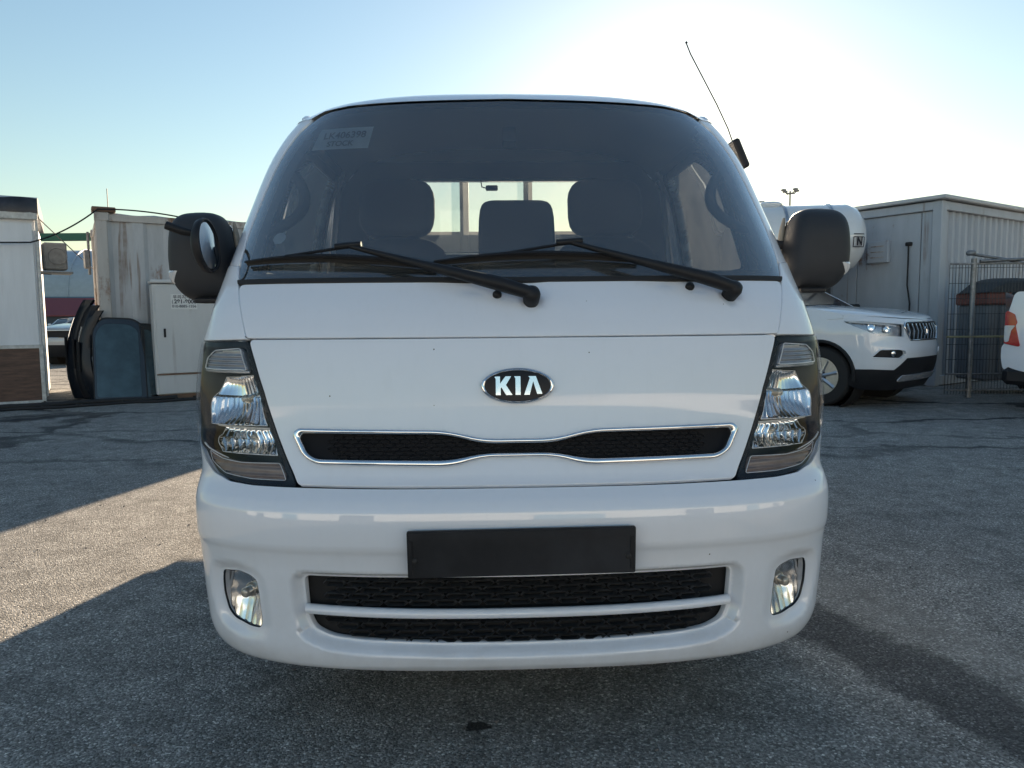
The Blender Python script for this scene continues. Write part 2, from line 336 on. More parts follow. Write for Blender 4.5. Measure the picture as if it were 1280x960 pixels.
def panel(name, P, outline, mat, parent=None, holes=(), res=.03, eres=.015, off=0., disp=None, flange=.014, sgn=1., hflange=None):
    """a sheet cut from the map P(u, v) along outline, with openings, rolled edges and true surface normals"""
    loops = [densify(outline, eres)] + [densify(h, eres) for h in holes]
    o = np.array(loops[0]); lo, hi = o.min(0), o.max(0)
    nx = int((hi[0] - lo[0]) / res) + 1; nz = int((hi[1] - lo[1]) / res) + 1
    gx, gz = np.meshgrid(np.linspace(lo[0], hi[0], nx + 1), np.linspace(lo[1], hi[1], nz + 1)); gp = np.stack([gx.ravel(), gz.ravel()], -1)
    k = inside(gp, loops[0]) & (dist(gp, loops[0]) > .35 * eres)
    for h in loops[1:]: k &= ~inside(gp, h) & (dist(gp, h) > .35 * eres)
    if disp is not None and hasattr(disp, 'extra'):
        ex = disp.extra; ke = inside(ex, loops[0]) & (dist(ex, loops[0]) > .3 * eres)
        for h in loops[1:]: ke &= ~inside(ex, h) & (dist(ex, h) > .3 * eres)
        gp = np.concatenate([gp[k], ex[ke]])
    else: gp = gp[k]
    v2 = []; ed = []
    for lp in loops:
        b = len(v2); v2 += lp; ed += [(b + i, b + (i + 1) % len(lp)) for i in range(len(lp))]
    v2 += [tuple(p) for p in gp]
    cv, ce, cf, *_ = geometry.delaunay_2d_cdt([Vector(p) for p in v2], ed, [], 0, 1e-7)
    uv = np.array([tuple(v) for v in cv]); cf = np.array([tuple(f) for f in cf if len(f) == 3]); cen = uv[cf].mean(1)
    kk = inside(cen, loops[0])
    for h in loops[1:]: kk &= ~inside(cen, h)
    cf = cf[kk]
    a_, b_, c_ = uv[cf[:, 0]], uv[cf[:, 1]], uv[cf[:, 2]]; ar = (b_[:, 0] - a_[:, 0]) * (c_[:, 1] - a_[:, 1]) - (b_[:, 1] - a_[:, 1]) * (c_[:, 0] - a_[:, 0])
    cf[ar < 0] = cf[ar < 0][:, ::-1]
    def base(p):
        e = 1e-3; u, v = p[:, 0], p[:, 1]; q0 = P(u, v); n = np.cross(P(u + e, v) - P(u - e, v), P(u, v + e) - P(u, v - e)); n /= np.linalg.norm(n, axis=1)[:, None] + 1e-12
        return q0, n * sgn
    def full(p):
        q0, n = base(p); dd = off + (disp(p) if disp is not None else 0.)
        return q0 + n * (np.asarray(dd) * np.ones(len(p)))[:, None]
    e = 1.5e-3; pos = full(uv); nr = np.cross(full(uv + [e, 0]) - full(uv - [e, 0]), full(uv + [0, e]) - full(uv - [0, e])) * sgn
    nr /= np.linalg.norm(nr, axis=1)[:, None] + 1e-12
    V = list(pos); NR = list(nr); Fc = [tuple(f) if sgn > 0 else tuple(f[::-1]) for f in cf]
    for li, lp in enumerate(loops):
        fl = flange if li == 0 or hflange is None else hflange
        if not fl: continue
        lp = np.array(lp); pf = full(lp); _, nb = base(lp); nxt = np.roll(lp, -1, 0) - np.roll(lp, 1, 0); nxt3 = full(lp + nxt * .25) - full(lp - nxt * .25)
        t = nxt3 / (np.linalg.norm(nxt3, axis=1)[:, None] + 1e-12); area = 0.5 * np.sum(lp[:, 0] * np.roll(lp[:, 1], -1) - np.roll(lp[:, 0], -1) * lp[:, 1])
        outw = np.cross(t, nb) * (1 if area > 0 else -1) * sgn * (1 if li == 0 else -1)
        m = len(lp); b = len(V)
        r1 = pf; n1 = nb; r2 = pf + outw * .0022 - nb * .0025; n2 = (outw + .35 * nb); r3 = pf + outw * .0022 - nb * fl; n3 = outw
        for rr, nn in ((r1, n1), (r2, n2), (r3, n3)):
            V += list(rr); NR += list(nn / (np.linalg.norm(nn, axis=1)[:, None] + 1e-12))
        for i in range(m):
            j = (i + 1) % m
            for s_ in (0, 1):
                f = (b + s_ * m + i, b + s_ * m + j, b + (s_ + 1) * m + j, b + (s_ + 1) * m + i)
                c1 = (np.array(V[f[1]]) - V[f[0]]); c2 = (np.array(V[f[3]]) - V[f[0]])
                if np.cross(c1, c2) @ outw[i] < 0: f = f[::-1]
                Fc.append(f)
    return link_mesh(name, V, Fc, mat, parent, normals=NR)
def grid_mesh(name, fn, us, vs, mat, parent=None, smooth=180):
    mb = MB(); mb.rings([[fn(u, v) for u in us] for v in vs], closed=False, cap=False)
    return link_mesh(name, mb.v, mb.f, mat, parent, smooth)
def text_verts(body, size, bold=0.0, spacing=1.0):
    cu = bpy.data.curves.new('t', 'FONT'); cu.body = body; cu.size = size; cu.align_x = 'CENTER'; cu.align_y = 'CENTER'; cu.offset = bold; cu.space_character = spacing
    ob = bpy.data.objects.new('t', cu); col.objects.link(ob); bpy.context.view_layer.update()
    me = bpy.data.meshes.new_from_object(ob.evaluated_get(bpy.context.evaluated_depsgraph_get()))
    v = [tuple(x.co) for x in me.vertices]; f = [tuple(p.vertices) for p in me.polygons]
    bpy.data.objects.remove(ob); bpy.data.curves.remove(cu); bpy.data.meshes.remove(me)
    return v, f
def lettering(name, body, size, fn, mat, parent, bold=0., spacing=1.):
    v, f = text_verts(body, size, bold, spacing)
    return link_mesh(name, [fn(x, y) for x, y, _ in v], f, mat, parent)

# ------------------------------------------------------------------ ground
def ground_material():
    m, nt, b, o = nodes_of('asphalt')
    v = coords(nt)
    big = N(nt, 'ShaderNodeTexNoise', i_Scale=.45, i_Detail=6.0, i_Roughness=.62, i_Distortion=.4); L(nt, v, big.inputs['Vector'])
    mid = N(nt, 'ShaderNodeTexNoise', i_Scale=6.0, i_Detail=8.0, i_Roughness=.7); L(nt, v, mid.inputs['Vector'])
    fine = N(nt, 'ShaderNodeTexNoise', i_Scale=95.0, i_Detail=4.0, i_Roughness=.75); L(nt, v, fine.inputs['Vector'])
    vo = N(nt, 'ShaderNodeTexVoronoi', i_Scale=175.0); L(nt, v, vo.inputs['Vector'])
    vo2 = N(nt, 'ShaderNodeTexVoronoi', i_Scale=85.0); L(nt, v, vo2.inputs['Vector'])
    sc = N(nt, 'ShaderNodeSeparateColor'); L(nt, vo.outputs['Color'], sc.inputs[0])
    sc2 = N(nt, 'ShaderNodeSeparateColor'); L(nt, vo2.outputs['Color'], sc2.inputs[0])
    base = ramp(nt, big.outputs[0], [(.3, (.260, .250, .234)), (.52, (.315, .300, .276)), (.75, (.385, .365, .328))]).outputs[0]
    # grains of aggregate, each with its own tone
    gr = ramp(nt, sc.outputs[0], [(0., .42), (.55, .86), (.86, 1.22), (.97, 1.9), (1., 2.5)])
    base = mixc(nt, 1.0, base, gr.outputs[0], 'MULTIPLY')
    mr = ramp(nt, mid.outputs[0], [(.3, .60), (.7, 1.30)]); base = mixc(nt, 1.0, base, mr.outputs[0], 'MULTIPLY')
    fr = ramp(nt, fine.outputs[0], [(.3, .55), (.7, 1.4)]); base = mixc(nt, 1.0, base, fr.outputs[0], 'MULTIPLY')
    # pale chips here and there
    chip = ramp(nt, sc2.outputs[1], [(.962, 0.), (.968, 1.)]); near = ramp(nt, vo2.outputs[0], [(.22, 1.), (.30, 0.)])
    cm = N(nt, 'ShaderNodeMath', operation='MULTIPLY'); L(nt, chip.outputs[0], cm.inputs[0]); L(nt, near.outputs[0], cm.inputs[1])
    base = mixc(nt, cm.outputs[0], base, (.34, .33, .31))
    # fresh strip of darker asphalt: band along a line, ragged edges
    sep = N(nt, 'ShaderNodeSeparateXYZ'); L(nt, v, sep.inputs[0])
    def lin(ax, ay, c):
        a = N(nt, 'ShaderNodeMath', operation='MULTIPLY_ADD'); L(nt, sep.outputs[0], a.inputs[0]); a.inputs[1].default_value = ax; a.inputs[2].default_value = c
        q = N(nt, 'ShaderNodeMath', operation='MULTIPLY_ADD'); L(nt, sep.outputs[1], q.inputs[0]); q.inputs[1].default_value = ay; L(nt, a.outputs[0], q.inputs[2]); return q.outputs[0]
    def math_(op, a, b2, clamp=False):
        q = N(nt, 'ShaderNodeMath', operation=op, use_clamp=clamp)
        for s_, x in ((q.inputs[0], a), (q.inputs[1], b2)):
            if hasattr(x, 'links'): L(nt, x, s_)
            else: s_.default_value = x
        return q.outputs[0]
    wob = N(nt, 'ShaderNodeTexNoise', i_Scale=3.0, i_Detail=7.0, i_Roughness=.7); L(nt, v, wob.inputs['Vector'])
    wv = math_('MULTIPLY', math_('SUBTRACT', wob.outputs[0], .5), .34)
    band = math_('ABSOLUTE', math_('ADD', lin(.936, .347, -1.905), wv), 0.)
    bm = ramp(nt, band, [(.12, 1.), (.165, 0.)]).outputs[0]
    ylim = ramp(nt, math_('MULTIPLY', sep.outputs[1], .2), [(.50, 1.), (.66, 0.)]).outputs[0]
    bm = math_('MULTIPLY', bm, ylim)
    base = mixc(nt, math_('MULTIPLY', bm, math_('ADD', math_('MULTIPLY', mid.outputs[0], .5), .72, True)), base, (.36, .365, .38), 'MULTIPLY')
    # pale worn edge beside the strip and drag of dust
    band2 = math_('ABSOLUTE', math_('ADD', lin(.936, .347, -2.20), wv), 0.)
    pm = ramp(nt, band2, [(.05, .30), (.22, 0.)]).outputs[0]; base = mixc(nt, pm, base, (.30, .28, .25))
    # cracks
    cw = coords(nt, (.28, .75, 1)); cwn = N(nt, 'ShaderNodeTexNoise', i_Scale=1.5, i_Detail=8.0, i_Roughness=.65); L(nt, v, cwn.inputs['Vector'])
    vm = N(nt, 'ShaderNodeVectorMath', operation='MULTIPLY_ADD'); L(nt, cwn.outputs['Color'], vm.inputs[0]); vm.inputs[1].default_value = (.55, .55, 0); L(nt, cw, vm.inputs[2])
    ve = N(nt, 'ShaderNodeTexVoronoi', feature='DISTANCE_TO_EDGE', i_Scale=1.0); L(nt, vm.outputs[0], ve.inputs['Vector'])
    ck = ramp(nt, ve.outputs[0], [(.014, 1.), (.040, 0.)]).outputs[0]
    far = ramp(nt, math_('MULTIPLY', sep.outputs[1], .1), [(.50, 0.), (.60, 1.)]).outputs[0]
    ck = math_('MULTIPLY', math_('MULTIPLY', ck, far), ramp(nt, big.outputs[0], [(.42, 1.), (.62, .35)]).outputs[0])
    base = mixc(nt, ck, base, (.030, .030, .032))
    # a few oil drips
    spx = math_('POWER', math_('ADD', sep.outputs[0], .10), 2.); spy = math_('POWER', math_('MULTIPLY', math_('ADD', sep.outputs[1], -1.86), 1.3), 2.)
    rad = math_('ADD', math_('SQRT', math_('ADD', spx, spy), 0.), math_('MULTIPLY', math_('SUBTRACT', N_fine(nt, v), .5), .11))
    oil = ramp(nt, rad, [(.028, 1.), (.04, 0.)]).outputs[0]; base = mixc(nt, math_('MULTIPLY', oil, .9), base, (.008, .008, .009))
    L(nt, base, b.inputs['Base Color'])
    rr = N(nt, 'ShaderNodeMapRange'); L(nt, fine.outputs[0], rr.inputs[0]); rr.inputs[3].default_value = .72; rr.inputs[4].default_value = .98; L(nt, rr.outputs[0], b.inputs['Roughness'])
    b.inputs['Specular IOR Level'].default_value = .35
    hsum = math_('ADD', math_('MULTIPLY', vo.outputs[0], -1.0), math_('MULTIPLY', fine.outputs[0], .8))
    hsum = math_('ADD', hsum, math_('MULTIPLY', ck, -2.0))
    bp = N(nt, 'ShaderNodeBump', i_Strength=.8, i_Distance=.006); L(nt, hsum, bp.inputs['Height']); L(nt, bp.outputs[0], b.inputs['Normal'])
    return m
def N_fine(nt, v):
    n = N(nt, 'ShaderNodeTexNoise', i_Scale=28.0, i_Detail=5.0); L(nt, v, n.inputs['Vector']); return n.outputs[0]
M['asphalt'] = ground_material()
g = MB(); gs = [-3000, -300, -60, -20, -8, -3, 0, 3, 8, 20, 60, 300, 3000]
g.rings([[(x, y, 0.0) for x in gs] for y in gs], closed=False, cap=False)
tag(g.build('ground', 'asphalt', smooth=None), kind='structure')

# ------------------------------------------------------------------ the cargo truck
truck = empty('cargo_truck', (.018, 1.70, 0), R(2.0))
tag(truck, 'white cab-over cargo truck seen head-on with black mirrors and chrome grille trim', 'truck')
T = Skin(
    F=[(.19, .075), (.215, .052), (.24, .032), (.28, .024), (.34, .028), (.48, .022), (.53, .012), (.55, .003), (.60, 0), (.635, .004), (.655, .014), (.69, .048), (.70, .056), (1.055, .136), (1.07, .14), (1.13, .168), (1.205, .222), (1.25, .254), (1.78, .63), (1.83, .665)],
    W=[(.19, .75), (.215, .80), (.25, .840), (.32, .863), (.45, .871), (.60, .872), (.70, .872), (.78, .884), (.90, .893), (1.0, .886), (1.1, .868), (1.2, .855), (1.3, .84), (1.45, .815), (1.6, .785), (1.7, .748), (1.76, .712), (1.79, .69), (1.83, .66)],
    C=[(.19, .36), (.6, .34), (1.05, .32), (1.2, .32), (1.83, .30)])
def tq(pts): return [(T.q(x, z), z) for x, z in pts]
def mir(pts, s): return [(s * a, b) for a, b in pts] if s > 0 else [(s * a, b) for a, b in reversed(pts)]

# dark structure behind the panels, seen only through the gaps
mb = MB(); mb.rings([[T.pt(q, z, -.13) for q in np.linspace(-1.1, 1.1, 41)] for z in np.linspace(.30, 1.17, 14)], closed=False, cap=False)
mb.build('body_shell', 'dark', truck, 180)

# --- bumper
grille_low = fillet(tq(sym([(0, .4575), (.551, .4625), (.547, .366), (.533, .328), (.482, .307), (.395, .2985), (.2, .2905), (0, .2875)])), [0, .018, .01, .02, .03, .02, 0, 0] + [0, .02, .03, .02, .01, .018])
fog_pts = [(.779, .459), (.718, .466), (.684, .4605), (.668, .449), (.6625, .411), (.657, .337), (.664, .322), (.70, .321), (.750, .330), (.772, .347), (.785, .394), (.785, .434)]
fogs = {s: fillet(mir(tq(fog_pts), s), .012, 3) for s in (-1, 1)}
bt = [(.0, .6865), (.30, .6868), (.556, .6885), (.67, .6895), (.74, .694), (.793, .7075), (.826, .731), (.842, .756)]
btop = tq(bt) + [(.90, .776), (.96, .795), (1.02, .822), (1.05, .842), (1.23, .842), (1.23, .40), (1.17, .30), (1.0, .252), (.8, .238), (.6, .228), (.3, .222), (0, .220)]
b_out = btop + [(-q, z) for q, z in reversed(btop) if q > 1e-6]
def fog_w(p): return .5 + .5 * smooth01((np.abs(p[:, 0]) - .65) / .07)
def bumper_disp(p):
    d = np.zeros(len(p)); dg = np.where(inside(p, grille_low), 0, dist(p, grille_low)); below = p[:, 1] < .33
    wid = np.where(below, .030, .024); d -= .030 * smooth01(1 - dg / wid)
    for s in (-1, 1):
        df = np.where(inside(p, fogs[s]), 0, dist(p, fogs[s])); d -= .016 * smooth01(1 - df / .034) * fog_w(p)
    return d
ex = []
for lp, ks in ((grille_low, (.005, .010, .016, .022, .028, .034)),):
    a = np.array(densify(lp, .012)); c = a.mean(0); t = np.roll(a, -1, 0) - np.roll(a, 1, 0); t /= np.linalg.norm(t, axis=1)[:, None]; n2 = np.stack([t[:, 1], -t[:, 0]], -1)
    ar = np.sum(a[:, 0] * np.roll(a[:, 1], -1) - np.roll(a[:, 0], -1) * a[:, 1]); n2 *= 1 if ar > 0 else -1
    for k in ks: ex.append(a + n2 * k)
bumper_disp.extra = np.concatenate(ex)
bumper = panel('bumper', T.P, b_out, 'white', truck, [grille_low, fogs[1], fogs[-1]], res=.011, eres=.010, disp=bumper_disp, flange=.03, hflange=.02)
# under lip behind the bumper edge
mb = MB(); mb.rings([[T.pt(q, .245, -.06 - k) + Vector((0, 0, .0)) for q in np.linspace(-1, 1, 31)] for k in (0, .12)], closed=False, cap=False)
mb.build('under_tray', 'frame', truck, 180)
# bar across the lower grille
qs = np.linspace(-.522, .522, 49)
def bar_ring(q):
    k = (abs(q) / .508) ** 2; zc = .3665 + .011 * k; h = .0125; out = []
    for j in range(10):
        w = 2 * math.pi * j / 10; out.append(T.pt(q, zc + h * math.sin(w), -.022 + .014 * math.cos(w)))
    return out
mb = MB(); mb.rings([bar_ring(q) for q in qs]); mb.build('grille_bar', 'white', truck, 60)
# honeycomb of the lower grille: flattened hexagon cells in two fields
def honeycomb(name, zlo, zhi, clip, cw=.063, ch=.0165, mat='grille', parent=None, offs=(-.040, -.033, -.052), n=10):
    mb = MB(); rows = int(round((zhi - zlo) / ch)) + 1
    for r_ in range(rows):
        zc = zlo + ch * (r_ + .5)
        for c_ in range(-n, n + 1):
            xc = (c_ + (.5 if r_ % 2 else 0)) * cw
            if not inside(np.array([[xc / .93, zc]]), clip)[0]: continue
            hexo = [(-.5, 0), (-.36, .5), (.36, .5), (.5, 0), (.36, -.5), (-.36, -.5)]
            sc2 = lambda sc: sc * 1.0 if sc > .95 else sc - .12
            mb.rings([[T.xz(xc + a * cw * sc, min(max(zc + b * ch * sc2(sc), zlo), zhi), off) for a, b in hexo] for sc, off in zip((1., .90, .84), offs)], cap=False)
    return mb.build(name, mat, parent or truck, 25)
honeycomb('grille_mesh', .382, .459, grille_low); honeycomb('grille_mesh', .291, .358, grille_low)
panel('grille_backing', T.P, [(q * 1.01, z) for q, z in grille_low], 'dark', truck, res=.05, off=-.058, flange=0)
# fog lamps
for s in (-1, 1):
    o = panel('fog_lamp', T.P, fogs[s], 'lens', truck, res=.02, eres=.01, off=-.004, disp=lambda p: -.016 * fog_w(p), flange=.004)
    c = np.array(fogs[s]).mean(0)
    mb = MB(); fo = lambda p: T.pt(*p, -.004 - .016 * float(fog_w(np.array([p]))[0])); mb.tube([fo(p) for p in densify(fogs[s], .01)] + [fo(fogs[s][0])], .0036, 6); mb.build('surround', 'bezel', o, 60)
    def fdisp(p, c=c):
        r2 = ((p[:, 0] - c[0]) / .05) ** 2 + ((p[:, 1] - c[1]) / .065) ** 2
        return -.016 - .022 * np.exp(-r2 * 1.2) + .0016 * np.abs(np.sin(p[:, 0] * 150)) * (p[:, 1] < c[1] + .01) + .0004 * np.sin(p[:, 1] * 160) - .16 * (p[:, 1] - c[1])
    panel('reflector', T.P, [tuple(c + (np.array(p) - c) * .99) for p in fogs[s]], 'fogchrome', o, res=.0045, eres=.008, off=-.004, disp=lambda p: fdisp(p) - .010 * fog_w(p), flange=.0)
    n = T.nrm(c[0], c[1]); p0 = T.pt(c[0], c[1] + .005, -.046)
    MB().lathe([(0, .026), (.010, .025), (.013, .020), (.013, .002), (.018, .0), (.020, -.01)], p0, n, 14).build('bulb', 'bulb', o, 60)

# --- front panel, chrome trim, insert
ug_o = [(0, .8035), (.09, .8035), (.184, .826), (.556, .832), (.570, .8175), (.541, .762), (.505, .741), (.165, .735), (.09, .757), (0, .757)]
ug_i = [(0, .7905), (.0885, .790), (.179, .8135), (.541, .818), (.548, .808), (.527, .769), (.503, .757), (.172, .7525), (.09, .7685), (0, .7685)]
rads = [0, .05, .05, .012, .012, .02, .02, .05, .05, 0]; rads = rads + rads[8:0:-1]
UO = fillet(tq(sym(ug_o)), rads, 6); UI = fillet(tq(sym(ug_i)), rads, 6)
fp = [(0, 1.0525), (.6925, 1.0525), (.676, 1.005), (.646, .92), (.606, .81), (.574, .742), (.551, .6975), (.30, .6955), (0, .6948)]
panel('front_panel', T.P, fillet(tq(sym(fp)), [0, .012, 0, 0, 0, 0, .008, 0, 0, 0, .008, 0, 0, 0, 0, .012]), 'white', truck, [UO], res=.025)
def loop_band(name, outer, inner, prof, mat, parent):
    n = 260
    def rs(poly):
        a = np.array(poly); b = np.roll(a, -1, 0); return a, b
    mb = MB(); m = len(outer); A = np.array(outer); B = np.array(inner); rings = []
    for t, off in prof: rings.append([T.pt(*(A[i] * (1 - t) + B[i] * t), off) for i in range(m)])
    mb.rings(rings, closed=True, cap=False); o = link_mesh(name, mb.v, mb.f, mat, parent, 50); bm_fix(o.data); return o
def dens2(A, B, k=4):
    oa, ob = [], []
    for i in range(len(A)):
        j = (i + 1) % len(A)
        for t in range(k):
            oa.append(tuple(np.array(A[i]) * (1 - t / k) + np.array(A[j]) * t / k)); ob.append(tuple(np.array(B[i]) * (1 - t / k) + np.array(B[j]) * t / k))
    return oa, ob
UOd, UId = dens2(UO, UI)
upper = panel('upper_grille', T.P, UI, 'mesh', truck, res=.04, off=-.010, flange=0)
honeycomb('insert_mesh', .757, .815, UI, .026, .0095, 'mesh_wire', upper, (-.0085, -.0065, -.012), 22)
loop_band('chrome_trim', UOd, UId, [(-.06, -.012), (-.02, .003), (.10, .009), (.30, .0115), (.62, .0115), (.88, .009), (1.02, .002), (1.04, -.013)], 'chrome', truck)
# --- emblem: oval badge with three letters
EC = (0.0, .933)
def em(u, v, w): return T.xz(EC[0] + u, EC[1] + v, w)
elp = lambda a, b, off, n=64: [em(a * math.cos(2 * math.pi * j / n), b * math.sin(2 * math.pi * j / n), off) for j in range(n)]
emb = MB(); emb.rings([elp(.083, .037, .004), elp(.084, .038, .0085), elp(.05, .023, .0095), elp(.01, .005, .010)], cap=True); emb = emb.build('emblem', pmat('emblem_black', (.004, .005, .010), .3, spec=.25), truck, 60)
mb = MB(); mb.rings([elp(.093, .0455, -.004), elp(.0935, .046, .004), elp(.0905, .0435, .0095), elp(.0865, .0405, .011), elp(.083, .0375, .0085), elp(.082, .0365, .004)], cap=False); mb.build('emblem_rim', 'chrome', emb, 60)
K = .000204
def gl(pts): return [((x - 658) * K, -(y - 322) * K) for x, y in pts]
for nm, pts in (('letter', [(372, 215), (382, 209), (440, 207), (440, 296), (507, 207), (577, 207), (512, 312), (592, 434), (514, 434), (458, 340), (447, 352), (447, 434), (387, 434), (387, 235)]),
                ('letter', [(612, 207), (692, 207), (692, 434), (630, 434), (630, 232)]),
                ('letter', [(788, 207), (882, 207), (960, 424), (896, 424), (848, 268), (803, 434), (736, 434), (808, 228)])):
    mb = MB(); mb.prism(gl(pts), lambda u, v, w: em(u, v, w + .0085), .0045); mb.build(nm, 'chrome', emb, 20)

# --- cowl panel below the windshield
cw = [(0, 1.1985), (.755, 1.2015), (.7015, 1.0605), (0, 1.0595)]
piv = [(.040, 1.151), (.577, 1.163)]
def cowl_disp(p):
    d = np.zeros(len(p)); x = p[:, 0]
    for (px, pz) in piv:
        q0 = T.q(px, pz); r = np.hypot((p[:, 0] - q0), (p[:, 1] - pz)); d -= .008 * smooth01(1 - (r - .014) / .016)
        # shallow pressed shelf the arm lies in
        sh = smooth01((q0 + .05 - x) / .05) * smooth01((x - (q0 - .26)) / .12) * smooth01((p[:, 1] - (pz - .012 + (q0 - x) * .16)) / .012); d -= .004 * sh
    return d
panel('cowl_panel', T.P, fillet(tq(sym(cw)), [0, .022, .006, 0, .006, .022]), 'white', truck, res=.016, disp=cowl_disp)

# --- windshield
ws = [(0, 1.788), (.30, 1.781), (.50, 1.776), (.590, 1.764), (.660, 1.704), (.708, 1.610), (.744, 1.480), (.768, 1.357), (.772, 1.262), (.757, 1.2065), (0, 1.203)]
WS = fillet(tq(sym(ws)), [0, .1, .1, .06, .08, .1, .1, .05, .05, .02, 0] + [.02, .05, .05, .1, .1, .08, .06, .1, .1], 6)
shield = panel('windshield', T.P, WS, 'windshield', truck, res=.06, off=-.004, flange=.006)
wsi = [(0, 1.772), (.29, 1.766), (.49, 1.760), (.577, 1.746), (.641, 1.696), (.688, 1.606), (.724, 1.476), (.748, 1.357), (.752, 1.268), (.742, 1.236), (0, 1.232)]
WSI = fillet(tq(sym(wsi)), [0, .1, .1, .06, .08, .1, .1, .05, .05, .02, 0] + [.02, .05, .05, .1, .1, .08, .06, .1, .1], 6)
panel('border', T.P, WS, 'frit', shield, [WSI], res=.08, off=-.0075, flange=0)
panel('seal', T.P, fillet(tq(sym([(0, 1.2105), (.762, 1.214), (.757, 1.2035), (0, 1.2005)])), .004), 'rubber', shield, res=.05, off=.004, flange=.008)
# paper and lettering on the inside of the glass, and a small oval sticker
pq = [(T.q(x, z), z) for x, z in [(-.590, 1.706), (-.418, 1.706), (-.430, 1.628), (-.612, 1.630)]]
paper = panel('paper_sheet', T.P, pq, 'old_paper', shield, res=.03, off=-.011, flange=0)
def on_ws(x0, z0, off): return lambda u, v: T.xz(x0 + u + v * .12, z0 + v, off)
lettering('lettering', 'LK406398', .033, on_ws(-.508, 1.676, -.0085), 'ink', paper, bold=.0006)
lettering('lettering', 'STOCK', .026, on_ws(-.520, 1.646, -.0085), 'ink', paper, bold=.0006)
panel('oval_sticker', T.P, [(T.q(-.663, 1.341) + .021 * math.cos(t), 1.341 + .017 * math.sin(t)) for t in np.linspace(0, 2 * math.pi, 25)[:-1]], 'sticker', shield, res=.03, eres=.01, off=-.010, flange=0)
panel('sensor_cover', T.P, fillet(tq([(-.018, 1.70), (.018, 1.70), (.02, 1.655), (-.02, 1.655)]), .006), 'frit', shield, res=.03, eres=.01, off=-.012, flange=.03)

